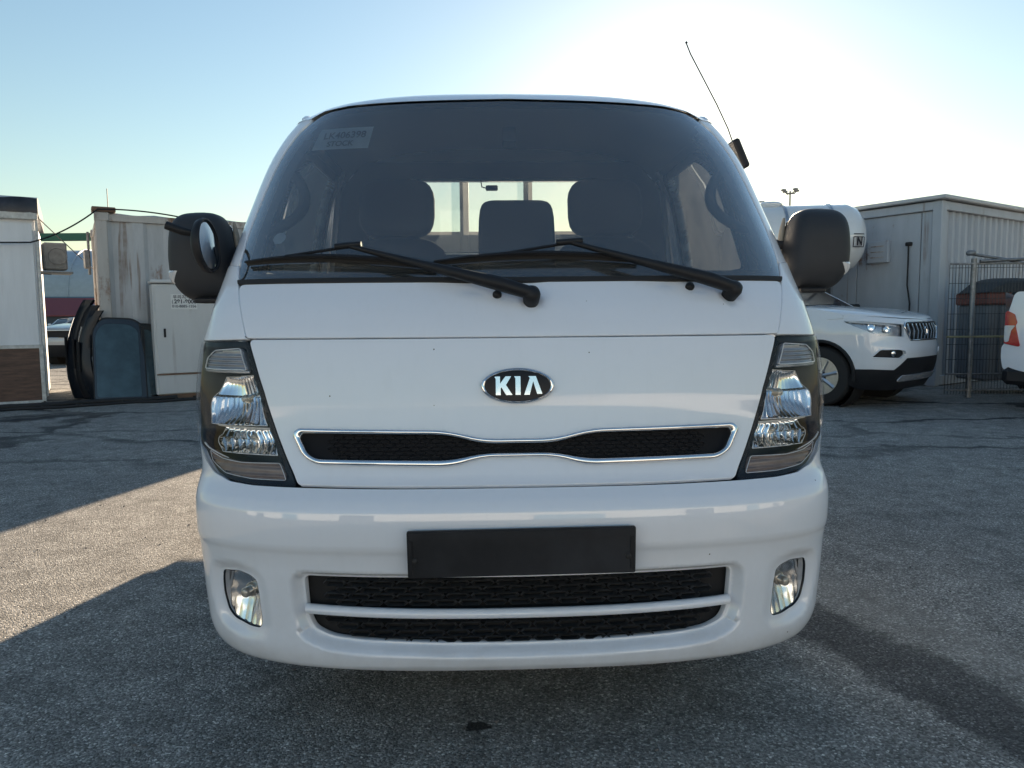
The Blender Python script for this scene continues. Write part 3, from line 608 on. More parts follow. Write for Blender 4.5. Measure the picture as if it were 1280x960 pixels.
# --- headlights
hi_in = [(.7035, 1.0515), (.687, 1.005), (.657, .92), (.617, .81), (.585, .742), (.5625, .6945)]
hl_bot = [(.67, .6955), (.74, .7003), (.7915, .7130), (.824, .7365), (.840, .7615)]
hl_out = [(.90, .786), (.96, .805), (1.02, .832), (1.062, .885), (1.066, .955), (1.03, 1.012), (.95, 1.038), (.86, 1.046), (.78, 1.050)]
HLP = tq(hi_in) + tq(hl_bot) + hl_out
def quad(c, a, b):
    u, v = (a + 1) / 2, (b + 1) / 2
    return tuple((1 - u) * (1 - v) * np.array(c[0]) + u * (1 - v) * np.array(c[1]) + u * v * np.array(c[2]) + (1 - u) * v * np.array(c[3]))
for s in (-1, 1):
    O = fillet(mir(HLP, s), [.008] * len(HLP), 3)
    def hdisp(p, O=O): k = smooth01((np.abs(p[:, 0]) - .80) / .07); return -.012 + .009 * k - (.085 - .081 * k) * smooth01((dist(p, O) - .012) / .03)
    h = panel('headlight', T.P, O, 'bezel', truck, res=.012, eres=.012, disp=hdisp, flange=.05)
    panel('lens', T.P, O, 'lens', h, res=.03, off=.004, flange=.012)
    def sp(q, z, off): return T.pt(s * q, z, off)
    # main and lower reflectors: fluted bright bowls
    for nm, c, dep, fl in (('main_reflector', [(.609, .836), (.800, .832), (.798, .960), (.664, .967)], .045, 9.), ('low_reflector', [(.586, .764), (.758, .764), (.796, .823), (.609, .826)], .03, 7.)):
        def fn(a, b, c=c, dep=dep, fl=fl):
            q, z = quad(c, a, b); bulge = .014 * (1 - b * b) * max(a, 0); q += bulge
            bowl = (1 - a * a) * (1 - b * b); fz = .0036 * abs(math.sin(fl * a * 1.9)) * (1 if b < .15 or nm == 'low_reflector' else .15) + .002 * math.sin(4 * b + 2 * a)
            st = .006 * (1 if b > .2 else 0) * (1 if a > -.1 else -.4)
            return sp(q, z, -.034 - dep * .7 * bowl ** .7 + fz * 1.6 - st - .016 * b)
        o = grid_mesh(nm, fn, np.linspace(-1, 1, 61), np.linspace(-1, 1, 41), 'lampchrome', h, 30)
        mb = MB(); e = [(-1, -1), (1, -1), (1, 1), (-1, 1)]; path = []
        for k in range(4):
            a, b = e[k], e[(k + 1) % 4]
            for t in range(12): path.append(fn(a[0] + (b[0] - a[0]) * t / 12, a[1] + (b[1] - a[1]) * t / 12))
        mb.tube(path + path[:1], .0012, 6); mb.build('reflector_rim', 'lampwhite', h, 60)
    # shield between the bowls
    mb = MB(); mb.tube([sp(q, .829, -.030) for q in np.linspace(.61, .79, 14)], .003, 6, flat=1.); mb.build('divider', 'lampwhite', h, 60)
    def hood(a, b): q = .690 + a * .065; return sp(q, .836 + .010 * (1 - a * a) * b, -.034 - .03 * b)
    grid_mesh('bulb_shield', hood, np.linspace(-1, 1, 17), np.linspace(0, 1, 5), 'bezel_grey', h)
    for (q, z, r) in ((.698, .903, .016), (.672, .806, .014)):
        p0 = sp(q, z, -.078); n = T.nrm(s * q, z); 
        MB().lathe([(r * 1.5, 0), (r * 1.5, .010), (r * 1.2, .016), (r * 1.1, .008)], p0, n, 20).build('bulb_collar', 'chrome', h, 40)
        MB().lathe([(r * .75, .005), (r * .75, .030), (r * .55, .038), (0, .041)], p0, n, 16).build('bulb', 'bulb', h, 60)
    # turn signal
    tp = fillet(mir([(.70, 1.034), (.795, 1.028), (.835, 1.006), (.846, .978), (.672, .977)], s), .006, 3)
    t_ = panel('turn_signal', T.P, tp, 'bezel_grey', h, res=.006, eres=.006, off=-.016, disp=lambda p: .0035 * np.sin(p[:, 1] * 2 * np.pi / .0125), flange=.02)
    mb = MB(); mb.tube([T.pt(q, z, -.012) for q, z in densify(tp, .008)] + [T.pt(*tp[0], -.012)], .0016, 6); mb.build('signal_rim', 'lampwhite', h, 60)
    # brow between signal and bowls, and the strip lamp at the foot
    mb = MB(); mb.tube([sp(q, .973, -.018) for q in np.linspace(.665, .86, 18)], .004, 6); mb.build('brow', 'bezel_grey', h, 60)
    st_ = fillet(mir([(.580, .745), (.69, .742), (.75, .747), (.806, .762), (.800, .737), (.745, .713), (.66, .7055), (.565, .7055)], s), .005, 3)
    panel('marker_strip', T.P, st_, 'amber', h, res=.006, eres=.006, off=-.012, disp=lambda p: .003 * np.sin(p[:, 1] * 2 * np.pi / .010), flange=.015)
    mb = MB(); mb.tube([T.pt(q, z, -.009) for q, z in densify(st_, .008)] + [T.pt(*st_[0], -.009)], .0010, 6); mb.build('strip_rim', 'lampwhite', h, 60)
    mb = MB(); mb.tube([sp(q, float(np.interp(q, [.73, .81, .86, .93], [.7505, .768, .782, .803])), -.009) for q in np.linspace(.73, .93, 16)], [.001 + .0035 * k / 15 for k in range(16)], 6); mb.build('chrome_accent', 'lampwhite', h, 60)

# --- corner panels, pillars
for s in (-1, 1):
    cp = tq([(.7615, 1.2035), (.7085, 1.062), (.70, 1.0575), (.76, 1.056)]) + [(.86, 1.0525), (.955, 1.044), (1.037, 1.017), (1.073, .957), (1.069, .882), (1.055, .850), (1.22, .850), (1.16, 1.05), (1.075, 1.25)] + tq([(.815, 1.262), (.778, 1.256)])
    panel('corner_panel', T.P, mir(cp, s), 'white', truck, res=.03)
    ap = tq([(.778, 1.262), (.774, 1.357), (.750, 1.482), (.7145, 1.613), (.668, 1.706), (.640, 1.736), (.632, 1.748)]) + [(.80, 1.760), (.92, 1.768), (1.045, 1.768), (1.052, 1.60), (1.058, 1.45), (1.064, 1.30), (1.066, 1.256)] + tq([(.815, 1.268)])
    panel('windshield_pillar', T.P, mir(ap, s), 'white', truck, res=.03, off=-.002, flange=.03)
# --- roof: arched sections
_zc = pchip_table([(.55, 1.72), (.64, 1.792), (.70, 1.824), (.8, 1.856), (.9, 1.884), (1.1, 1.911), (1.4, 1.92), (1.75, 1.915)])
RW, RZ = .768, 1.62
def arch(w, y, off=0.):
    c, s_ = math.sin(w), math.cos(w); x = (RW + off) * math.copysign(abs(c) ** (2 / 2.9), c); z = RZ + (float(_zc(y)) + off - RZ) * abs(s_) ** (2 / 2.9); return x, z
_edge = lambda x: float(np.interp(abs(x), [0, .3, .5, .59, .635, .66, .70, .74, .78], [1.7935, 1.7865, 1.7815, 1.770, 1.745, 1.748, 1.757, 1.766, 1.766]))
def roof_start(w):
    y = .66
    for _ in range(40):
        x, z = arch(w, y); z = _edge(x); a = min(abs(x) / float(T.W(z)), 1.); yn = float(T.F(z)) + float(T.C(z)) * (1 - max(0, 1 - a ** 3) ** (1 / 3)); y = .5 * y + .5 * yn
    return y, Vector((x, y, z))
wsn = np.linspace(-1.0, 1.0, 61); wsn = np.sign(wsn) * np.abs(wsn) ** .8 * R(74); y0s = {float(w): roof_start(float(w)) for w in wsn}
def roof_fn(off, dy=0.):
    def f(w, t):
        y0, S0 = y0s[float(w)]; y = y0 + dy + (1.70 - y0 - dy) * t; x, z = arch(w, y, off)
        if off == 0.: 
            xa, za = arch(w, y0); k = (1 - t) ** 14; x += (S0.x - xa) * k; z += (S0.z - za) * k
        return (x, y, z)
    return f
tsn = [0, .004, .012, .03, .06, .1, .15, .22, .3, .42, .55, .7, .85, 1.]
grid_mesh('roof', roof_fn(0.), [float(w) for w in wsn], tsn, 'white', truck)
grid_mesh('headliner', roof_fn(-.035, .02), [float(w) for w in wsn], tsn, 'liner', truck)
for s in (-1, 1):
    w = min((float(k) for k in wsn if k * s > 0), key=lambda k: abs(abs(k) - R(56))); f_ = roof_fn(0.); pts = [Vector(f_(w, t)) + Vector((s * .002, 0, .003)) for t in np.linspace(.03, 1, 24)]
    mb = MB(); mb.tube(pts, [.003, .008] + [.009] * 22, 8); mb.build('drip_rail', 'white', truck, 60)
# --- sides, doors, rear wall
def sideP(s): return lambda y, z: np.stack([s * T.W(z), np.asarray(y) * 1.0, np.asarray(z) * 1.0], -1)
for s in (-1, 1):
    P = sideP(s)
    win = fillet([(.80, 1.275), (1.50, 1.275), (1.50, 1.71), (1.06, 1.71), (.955, 1.63)], [.03, .04, .05, .06, .05])
    door = fillet([(.655, .60), (1.57, .60), (1.57, 1.762), (.968, 1.762), (.655, 1.262)], [.04, .05, .05, .04, .02])
    d_ = panel('door', P, door, 'white', truck, [win], res=.06, sgn=s, flange=.03)
    panel('window_glass', P, win, 'sideglass', d_, res=.1, off=-.012, sgn=s, flange=0)
    panel('inner_trim', P, fillet([(.68, .62), (1.56, .62), (1.56, 1.27), (.70, 1.27)], .03), 'trim', d_, res=.1, off=-.05, sgn=s, flange=0)
    panel('window_frame', P, fillet([(.775, 1.255), (1.53, 1.255), (1.53, 1.735), (1.045, 1.735), (.93, 1.64)], .05), 'black', d_, [win], res=.1, off=-.010, sgn=s, flange=.02)
    mb = MB(); mb.box((s * .895, 1.42, 1.12), (.03, .19, .035), bev=.012); mb.build('door_handle', 'black', d_, 40)
    arch_p = [(.62, .38), (.64, .595), (1.60, .595), (1.60, .30)] + [(1.08 + .40 * math.cos(t), .32 + .40 * math.sin(t) * .62) for t in np.linspace(0, math.pi, 15)]
    panel('wheel_arch', P, arch_p, 'white', truck, res=.08, sgn=s, flange=.05)
    panel('side_rear', P, fillet([(1.58, .60), (1.70, .60), (1.70, 1.762), (1.58, 1.762)], .01), 'white', truck, res=.1, sgn=s, flange=.02)
    # grab handle on the pillar inside
    mb = MB(); pts = []
    for k in range(15):
        t = k / 14; q = .80 - .115 * math.sin(math.pi * t) ** .6; z = 1.40 + .20 * t; pts.append(T.pt(s * q, z, -.06 - .02 * math.sin(math.pi * t)))
    mb.tube(pts, .017, 8); mb.build('grab_handle', 'trim', truck, 60)
    panel('pillar_trim', T.P, mir(tq([(.735, 1.255), (.735, 1.36), (.712, 1.48), (.675, 1.60), (.625, 1.70)]) + [(1.045, 1.72), (1.055, 1.25)], s), 'trim', truck, res=.06, off=-.035, flange=0)
def rearP(x, z): return np.stack([np.asarray(x) * 1.0, 1.70 + 0 * np.asarray(x), np.asarray(z) * 1.0], -1)
rw = fillet([(-.60, 1.41), (.60, 1.41), (.56, 1.735), (-.56, 1.735)], .05)
rear = panel('rear_wall', rearP, fillet([(-.87, .60), (.87, .60), (.75, 1.73), (.66, 1.84), (.3, 1.905), (-.3, 1.905), (-.66, 1.84), (-.75, 1.73)], .03), 'white', truck, [rw], res=.1, sgn=-1., flange=.03)
panel('rear_window', rearP, rw, 'rearglass', rear, res=.2, off=-.01, sgn=-1., flange=0)
panel('rear_trim', lambda x, z: rearP(x, z) - np.array([0, .03, 0]), [(-.85, .65), (.85, .65), (.73, 1.70), (.62, 1.82), (-.62, 1.82), (-.73, 1.70)], 'trim', rear, [[(q * 1.03, 1.57 + (z - 1.57) * 1.05) for q, z in rw]], res=.15, flange=0)
mb = MB(); mb.box((-.045, 1.66, 1.70), (.055, .03, .022), bev=.004); mb.tube([(-.072, 1.66, 1.70), (-.09, 1.66, 1.705), (-.095, 1.66, 1.735)], .003, 6); mb.build('rear_camera', 'black', truck, 40)
# --- cabin inside
mb = MB(); mb.rings([[Vector((x, y, z)) for x in np.linspace(-.72, .72, 13)] for y, z in ((.36, 1.185), (.46, 1.215), (.60, 1.21), (.70, 1.17), (.74, 1.05), (.70, .80))], closed=False, cap=False); mb.build('dashboard', 'trim', truck, 60)
MB().box((0, 1.1, .66), (1.6, 1.1, .06)).build('cab_floor', 'trim', truck)
mb = MB(); n_ = Vector((0, -.75, .66)).normalized(); ctr = Vector((.38, .86, 1.10)); a_ = Vector((1, 0, 0)); b_ = n_.cross(a_)
mb.tube([ctr + (a_ * math.cos(t) + b_ * math.sin(t)) * .19 for t in np.linspace(0, 2 * math.pi, 33)], .015, 8, cap=False)
mb.tube([ctr - a_ * .19, ctr + n_ * .02, ctr + a_ * .19], .016, 6); mb.tube([ctr + n_ * .02, ctr - n_ * .3], .03, 8); mb.build('steering_wheel', 'trim', truck, 60)
def softbox(c, d, n_=5., rot=None, nu=20, nv=14):
    rs = []
    for v in np.linspace(-math.pi / 2, math.pi / 2, nv):
        cz = abs(math.cos(v)) ** (2 / n_); sz = math.copysign(abs(math.sin(v)) ** (2 / n_), math.sin(v)); r_ = []
        for u in np.linspace(0, 2 * math.pi, nu, endpoint=False):
            p = Vector((d[0] / 2 * cz * math.copysign(abs(math.cos(u)) ** (2 / n_), math.cos(u)), d[1] / 2 * cz * math.copysign(abs(math.sin(u)) ** (2 / n_), math.sin(u)), d[2] / 2 * sz))
            if rot is not None: p = rot @ p
            r_.append(p + Vector(c))
        rs.append(r_)
    return rs
tilt = Matrix.Rotation(R(-14), 3, 'X')
for (x, wd) in ((-.46, .54), (.45, .54)):
    mb = MB(); mb.rings(softbox((x, 1.12, .84), (wd, .52, .17), 4)); mb.rings(softbox((x, 1.42, 1.12), (wd * .96, .15, .70), 3.2, tilt)); st = mb.build('seat', 'seat', truck, 60)
    mb = MB(); mb.rings(softbox((x, 1.51, 1.585), (.33, .11, .26), 3.6, tilt)); mb.build('headrest', 'seat', st, 60)
    for e in (-.06, .06): mb = MB(); mb.tube([(x + e, 1.48, 1.38), (x + e, 1.50, 1.50)], .006, 6); mb.build('headrest_post', 'chrome', st, 60)
mb = MB(); mb.rings(softbox((.06, 1.12, .84), (.34, .5, .16), 4)); mb.rings(softbox((.06, 1.46, 1.235), (.335, .12, .78), 9, tilt)); mb.build('seat', 'seat', truck, 60)

# --- wipers
def wiper(pv, mid, b0, b1, bend):
    w = MB(); n = 22
    p0 = T.xz(*pv, .028); p1 = T.xz(pv[0] + (mid[0] - pv[0]) * .16, pv[1] + (mid[1] - pv[1]) * .12, .040); p2 = T.xz(pv[0] + (mid[0] - pv[0]) * .55, pv[1] + (mid[1] - pv[1]) * .53, .036); p3 = T.xz(*mid, .034)
    w.tube([p0, p1, (p1 + p2) / 2 + Vector((0, -.003, 0)), p2, (p2 + p3) / 2, p3], [.017, .019, .0155, .012, .0085, .0065], 8, flat=1.); root = w.build('wiper', 'black', truck, 50)
    nn = T.nrm(T.q(*pv), pv[1]); MB().lathe([(.019, -.035), (.022, -.004), (.0235, .012), (.020, .024), (.010, .030), (0, .031)], T.xz(*pv, .012), nn, 18).build('pivot_cap', 'black', root, 50)
    b = MB(); xs = np.linspace(0, 1, n); pts = [(b0[0] + (b1[0] - b0[0]) * t, b0[1] + (b1[1] - b0[1]) * t + bend * 4 * t * (1 - t)) for t in xs]
    b.tube([T.xz(x, z, .014 + .010 * math.sin(math.pi * t)) for (x, z), t in zip(pts, xs)], [.0032 + .0032 * math.sin(math.pi * t) for t in xs], 6); b.build('blade', 'black', root, 50)
    b = MB(); b.rings([[T.xz(x, z - .004, .002), T.xz(x, z + .001, .014), T.xz(x, z + .006, .012), T.xz(x, z + .002, .002)] for x, z in pts]); b.build('rubber_edge', 'rubber', root, 50)
    b = MB(); t0 = (mid[0] - b0[0]) / (b1[0] - b0[0])
    for dt in (-.28, .28):
        i = min(max(int((t0 + dt) * (n - 1)), 1), n - 2); b.tube([T.xz(*mid, .030), T.xz(*pts[i], .024)], .0045, 6)
    b.tube([T.xz(mid[0] - .035, mid[1] - .002, .034), T.xz(mid[0] + .035, mid[1] + .002, .036)], .0085, 8); b.build('bracket', 'black', root, 50)
wiper(piv[0], (-.44, 1.281), (-.738, 1.258), (-.21, 1.236), .012)
wiper(piv[1], (.148, 1.287), (-.215, 1.247), (.335, 1.252), .014)
for x, z in ((-.048, 1.165), (.468, 1.184)):
    MB().lathe([(.012, -.006), (.012, .004), (.008, .010), (0, .011)], T.xz(x, z, .0), T.nrm(T.q(x, z), z), 14).build('washer_nozzle', 'black', truck, 50)

# --- licence plate holder
mb = MB(); poly = fillet([(-.274, -.058), (.274, -.058), (.274, .058), (-.274, .058)], .005, 3)
PR = Matrix.Rotation(R(-.35), 3, 'Y')
def plate(u, v, w): return PR @ Vector((u, -.012 - w + (v - .03) * -.06, v)) + Vector((.002, 0, .545))
mb.prism(poly, plate, .008); ph = mb.build('plate_holder', 'plate_black', truck, 30)
mb = MB(); mb.prism(fillet([(-.268, .036), (.268, .036), (.268, .056), (-.268, .056)], .004, 2), lambda u, v, w: plate(u, v, w + .008), .004); mb.build('plate_flange', 'plate_black', ph, 30)
for sx in (-1, 1): mb = MB(); mb.prism([(sx * .266 + .004 * a, .0 + b * .05) for a, b in ((-1, -1), (1, -1), (1, .7), (-1, .7))], lambda u, v, w: plate(u, v, w + .008), .003); mb.build('plate_edge', 'black', ph, 30)
for sx in (-1, 1):
    c = plate(sx * .256, -.015, .008); MB().lathe([(.0075, 0), (.0075, .003), (.005, .005), (0, .005)], c, (0, -1, 0), 12).build('screw', 'rubber', ph, 40)

# --- door mirrors
def mirror(s, ctr, wd, ht, tiltz):
    root_c = Vector(ctr); rot = Matrix.Rotation(R(tiltz), 3, 'Z'); rs = []; nz = 41
    for k in range(nz):
        v = math.sin(math.pi * (k / (nz - 1) - .5)) if 0 < k < nz - 1 else (-1 if k == 0 else 1); v = math.copysign(abs(v) ** .75, v); zf = v
        width = (1 - abs(v) ** 5.0) ** .30 if abs(v) < 1 else .0
        taper = 1 - .14 * max(0, v) - .16 * max(0, -v - .45) ** 1.4 * 2.2
        hw = max(.02, wd / 2 * max(width, .12) * taper); dep = .082 * max(.12, (1 - abs(v) ** 3) ** .5)
        sh = -s * .018 * max(0, -v - .3) + s * .006 * v; r_ = []
        for j in range(44):
            w = 2 * math.pi * j / 44; cx, cy = math.cos(w), math.sin(w); e = 2 / 3.4
            x = hw * math.copysign(abs(cx) ** e, cx); y = math.copysign(abs(cy) ** e, cy); y = y * dep if y < 0 else y * .045
            r_.append(root_c + rot @ Vector((x + sh, y, zf * ht / 2)))
        rs.append(r_)
    mb = MB(); mb.rings(rs); m = mb.build('door_mirror', 'mirror_black', truck, 50)
    # glass on the rear side, facing back
    mb = MB(); gp = [rot @ Vector((wd * .42 * a, .047, ht * .42 * b)) + root_c for a, b in fillet([(-1, -.9), (1, -.9), (.9, .95), (-.9, .95)], .3, 5)]; mb.rings([gp, [p + rot @ Vector((0, .004, 0)) for p in gp]]); mb.build('mirror_glass', 'mirror', m, 30)
    # inner rim tinted beige: the sunlit edge is put into its colour
    mb = MB(); mb.tube([rot @ Vector((-s * wd * (.465 - .07 * max(0, t) ** 2), .040, ht / 2 * t)) + root_c for t in np.linspace(-.2, .82, 14)], [.004 + .007 * math.sin(math.pi * k / 13) for k in range(14)], 8); mb.build('rim', pmat('mirror_rim_sun_tint', (.30, .27, .22), .5), m, 60)
    # side repeater low on the outer corner
    mb = MB(); rs = []
    for k in range(7):
        z = -.60 + k * .05; tpr = 1 - .17 * max(0, z); hw = wd / 2 * (1 - abs(z) ** 5) ** .30 * (1 - .16 * max(0, -z - .45) ** 1.4 * 2.2); sh = -s * .018 * max(0, -z - .3); r_ = []
        for t in np.linspace(0, 1, 9):
            w = R(6 - (52 + k * 5) * t); cx, cy = math.cos(w), math.sin(w); e = 2 / 3.4; x = (hw + (.0025 if 0 < k < 6 else -.002)) * math.copysign(abs(cx) ** e, cx); y = math.copysign(abs(cy) ** e, cy) * (float(.082 * (1 - abs(z) ** 3) ** .5) + (.0025 if 0 < k < 6 and t < .95 else -.002))
            r_.append(root_c + rot @ Vector((s * x + sh, y, z * ht / 2)))
        rs.append(r_)
    mb.rings(rs, closed=False, cap=False); mb.build('side_repeater', 'clearlens', m, 30)
    mb = MB(); mb.box(root_c + rot @ Vector((-s * wd * .16, -.03, -ht * .485)), (wd * .42, .07, .016), rot, .004); mb.build('lower_grip', 'black', m, 30)
    # arm to the pillar
    a0 = root_c + rot @ Vector((-s * wd * .30, .012, ht * .12)); a1 = Vector((s * .84, .66, root_c.z + .015)); mb = MB()
    mb.tube([a0, a0.lerp(a1, .35) + Vector((0, 0, -.004)), a0.lerp(a1, .7), a1], [.014, .015, .022, .036], 8); a0 = root_c + rot @ Vector((-s * wd * .30, .012, -ht * .30)); a1 = Vector((s * .85, .66, root_c.z - .06))
    mb.tube([a0, a0.lerp(a1, .5), a1], [.013, .014, .020], 8); mb.build('arm', 'black', m, 60)
    return m
mL = mirror(-1, (-.950, .60, 1.300), .192, .275, -4)
mR = mirror(1, (.974, .60, 1.312), .198, .262, 4)
# round auxiliary mirror clipped to the front of one of them
ax_ = Vector((.995, -.02, .08)).normalized()
c = Vector((-.888, .455, 1.322)); MB().lathe([(.0, -.030), (.055, -.024), (.076, -.010), (.080, .004), (.078, .010), (.073, .011), (.071, .006)], c, ax_, 36).build('auxiliary_mirror', 'black', mL, 50)
MB().lathe([(.0715, .0055), (.045, .0085), (.0, .0105)], c, ax_, 36).build('auxiliary_glass', 'mirror', mL, 60)
mb = MB(); mb.tube([c + Vector((-.03, .0, .035)), c + Vector((-.065, -.006, .042)), c + Vector((-.108, -.012, .058))], [.010, .0125, .0125], 10); mb.build('auxiliary_stalk', 'black', mL, 60)

# --- radio aerial
mb = MB(); mb.box((.812, .86, 1.668), (.026, .08, .105), Matrix.Rotation(R(-24), 3, 'Y'), .006); an = mb.build('aerial', 'black', truck, 30)
mb = MB(); mb.tube([(.798, .86, 1.70), (.775, .86, 1.76), (.735, .86, 1.84), (.682, .86, 1.935), (.640, .86, 2.01), (.625, .86, 2.045)], .0021, 6); mb.lathe([(0, -.006), (.005, 0), (0, .006)], (.625, .86, 2.048), (0, 0, 1), 8); mb.build('aerial_rod', 'black', an, 60)

# --- chassis, wheels, load bed
def wheel(parent, c, r, w, side, rim='steelwheel', spokes=0):
    c = Vector(c); a = Vector((side, 0, 0)) if not hasattr(side, 'x') else side
    prof = [(r * .60, -w / 2 + .01), (r * .72, -w / 2), (r * .93, -w / 2 + .008), (r * .985, -w / 2 + .03), (r, -w / 2 + .045), (r * .992, -w * .12), (r, -w * .1), (r, w * .1), (r * .992, w * .12), (r, w / 2 - .045), (r * .985, w / 2 - .03), (r * .93, w / 2 - .008), (r * .72, w / 2), (r * .60, w / 2 - .01), (r * .58, 0)]
    t = MB(); t.lathe(prof, c, a, 40); t = t.build('wheel', 'rubber', parent, 40)
    m = MB(); m.lathe([(r * .61, -.02), (r * .62, w / 2 - .012), (r * .585, w / 2 - .016), (r * .55, w / 2 - .07), (r * .22, w / 2 - (.03 if spokes else .05)), (r * .20, w / 2 - .01), (0, w / 2 - .008)], c, a, 30); m.build('rim', rim if not spokes else 'bezel', t, 40)
    if spokes:
        m = MB(); u = a.cross(Vector((0, 0, 1))); u.normalize(); v = Vector((0, 0, 1))
        for k in range(spokes):
            th = 2 * math.pi * k / spokes + .2; dr = u * math.cos(th) + v * math.sin(th); m.tube([c + a * (w / 2 - .012) + dr * r * .12, c + a * (w / 2 - .018) + dr * r * .40, c + a * (w / 2 - .022) + dr * r * .60], [r * .07, r * .055, r * .075], 6)
        m.lathe([(r * .63, w / 2 - .022), (r * .63, w / 2 - .006), (r * .58, w / 2 - .006), (r * .575, w / 2 - .03)], c, a, 36); m.build('spokes', rim, t, 40)
    return t
for s in (-1, 1):
    wheel(truck, (s * .74, 1.08, .315), .315, .19, s); wheel(truck, (s * .70, 3.30, .29), .29, .30, s)
    mb = MB(); mb.box((s * .36, 2.3, .50), (.07, 3.7, .14)); mb.build('frame_rail', 'frame', truck)
    mb = MB(); mb.lathe([(.02, -.22), (.40, -.22), (.40, .08)], (s * .74, 1.08, .36), (s, 0, 0), 24, cap=False); mb.build('wheel_liner', 'dark', truck, 40)
for ya, za, ra in ((1.08, .31, .04), (3.3, .29, .06)): mb = MB(); mb.tube([(-.7, ya, za), (.7, ya, za)], ra, 8); mb.build('axle', 'frame', truck, 40)
BL = 4.12
mb = MB(); mb.box((0, (1.80 + BL) / 2, .70), (1.70, BL - 1.80, .06)); bed = mb.build('load_bed', 'bedgrey', truck)
for s in (-1, 1):
    mb = MB(); mb.box((s * .865, (1.80 + BL) / 2, .91), (.035, BL - 1.80, .40), bev=.006)
    for k in range(6): mb.box((s * .888, 1.95 + k * .40, .91), (.016, .05, .36), bev=.004)
    mb.build('bed_side', 'white2', bed, 30)
mb = MB(); mb.box((0, BL, .91), (1.76, .035, .40), bev=.006); mb.build('tailgate', 'white2', bed, 30)
mb = MB(); mb.box((0, 1.80, 1.12), (1.70, .03, .80), bev=.005); gd = mb.build('headboard', 'guard', bed, 30)
for x, wd in ((-.82, .06), (-.175, .042), (.128, .040), (.82, .06)):
    mb = MB(); mb.box((x, 1.80, 1.34), (wd, .05, 1.26), bev=.004); mb.build('guard_post', 'guard', bed, 30)
mb = MB(); mb.box((0, 1.80, 1.985), (1.70, .05, .05), bev=.004); mb.build('guard_rail', 'guard', bed, 30)

# ------------------------------------------------------------------ yard: containers, hut, cabinet and things leaning there
M['cont_grey'] = rusty('container_grey_paint', (.50, .505, .515), .66, dirt=.7)
M['cont_post'] = rusty('container_post_paint', (.52, .49, .46), .85, dirt=.5)
M['cont_blue'] = rusty('office_container_paint', (.45, .49, .54), .45, dirt=.35)
M['eave'] = rusty('eave_trim', (.54, .56, .58), .15)
M['cabinet'] = rusty('cabinet_white_paint', (.62, .62, .61), .22, dirt=.2)
M['rustrail'] = rusty('rusted_rail', (.20, .12, .08), .95)
M['hutwall'] = rusty('hut_white_board', (.82, .83, .85), .08, dirt=.35, zs=.12)
M['tarp'] = pmat('dark_tarpaulin', (.020, .020, .030), .35, bump=.6, bscale=25, var=.5, scale=8)
M['plywood'] = pmat('weathered_brown_board', (.125, .075, .055), .8, var=.45, scale=5, stretch=(1, 1, 6), bump=.4, bscale=60)
M['pale'] = pmat('pale_painted_edge', (.58, .57, .54), .6, var=.25)
M['acwhite'] = pmat('faded_plastic', (.34, .33, .31), .6, var=.2)
M['wire'] = pmat('galvanised_wire', (.07, .075, .08), .5, .6, var=.3)
M['pipe'] = pmat('galvanised_pipe', (.22, .23, .24), .45, .7, var=.3)
M['yellowbar'] = rusty('faded_yellow_bar', (.34, .30, .17), .4)
M['tarp_black'] = pmat('black_canvas', (.040, .043, .046), .75, bump=.5, bscale=40, var=.4)
M['maroon'] = pmat('maroon_band', (.20, .075, .062), .7, var=.3)
M['greybox'] = rusty('grey_trailer_side', (.20, .21, .225), .2)
M['bluetarp'] = pmat('blue_tarp', (.03, .09, .34), .5, var=.3)
M['tank'] = paint('tank_white', (.76, .77, .78), amount=.5)
M['tealglass'] = pmat('stacked_green_glass', (.035, .065, .078), .12, var=.4, scale=4, coat=.5)
M['hall'] = pmat('hall_cladding', (.42, .46, .52), .6, var=.08, scale=2)
M['hallband'] = pmat('hall_blue_band', (.09, .19, .28), .6, var=.1)
M['redroof'] = pmat('red_roof', (.21, .045, .05), .6, var=.15)
M['shedwall'] = pmat('shed_dark_wall', (.06, .07, .09), .7)
M['green'] = pmat('gantry_green', (.05, .16, .10), .6)
M['dirt'] = pmat('dark_dirt', (.045, .040, .036), .95, var=.5, scale=9)
M['stone'] = pmat('loose_stone', (.13, .125, .12), .9, var=.4, scale=40)
M['polemat'] = pmat('pole_grey', (.30, .30, .31), .5, .3)

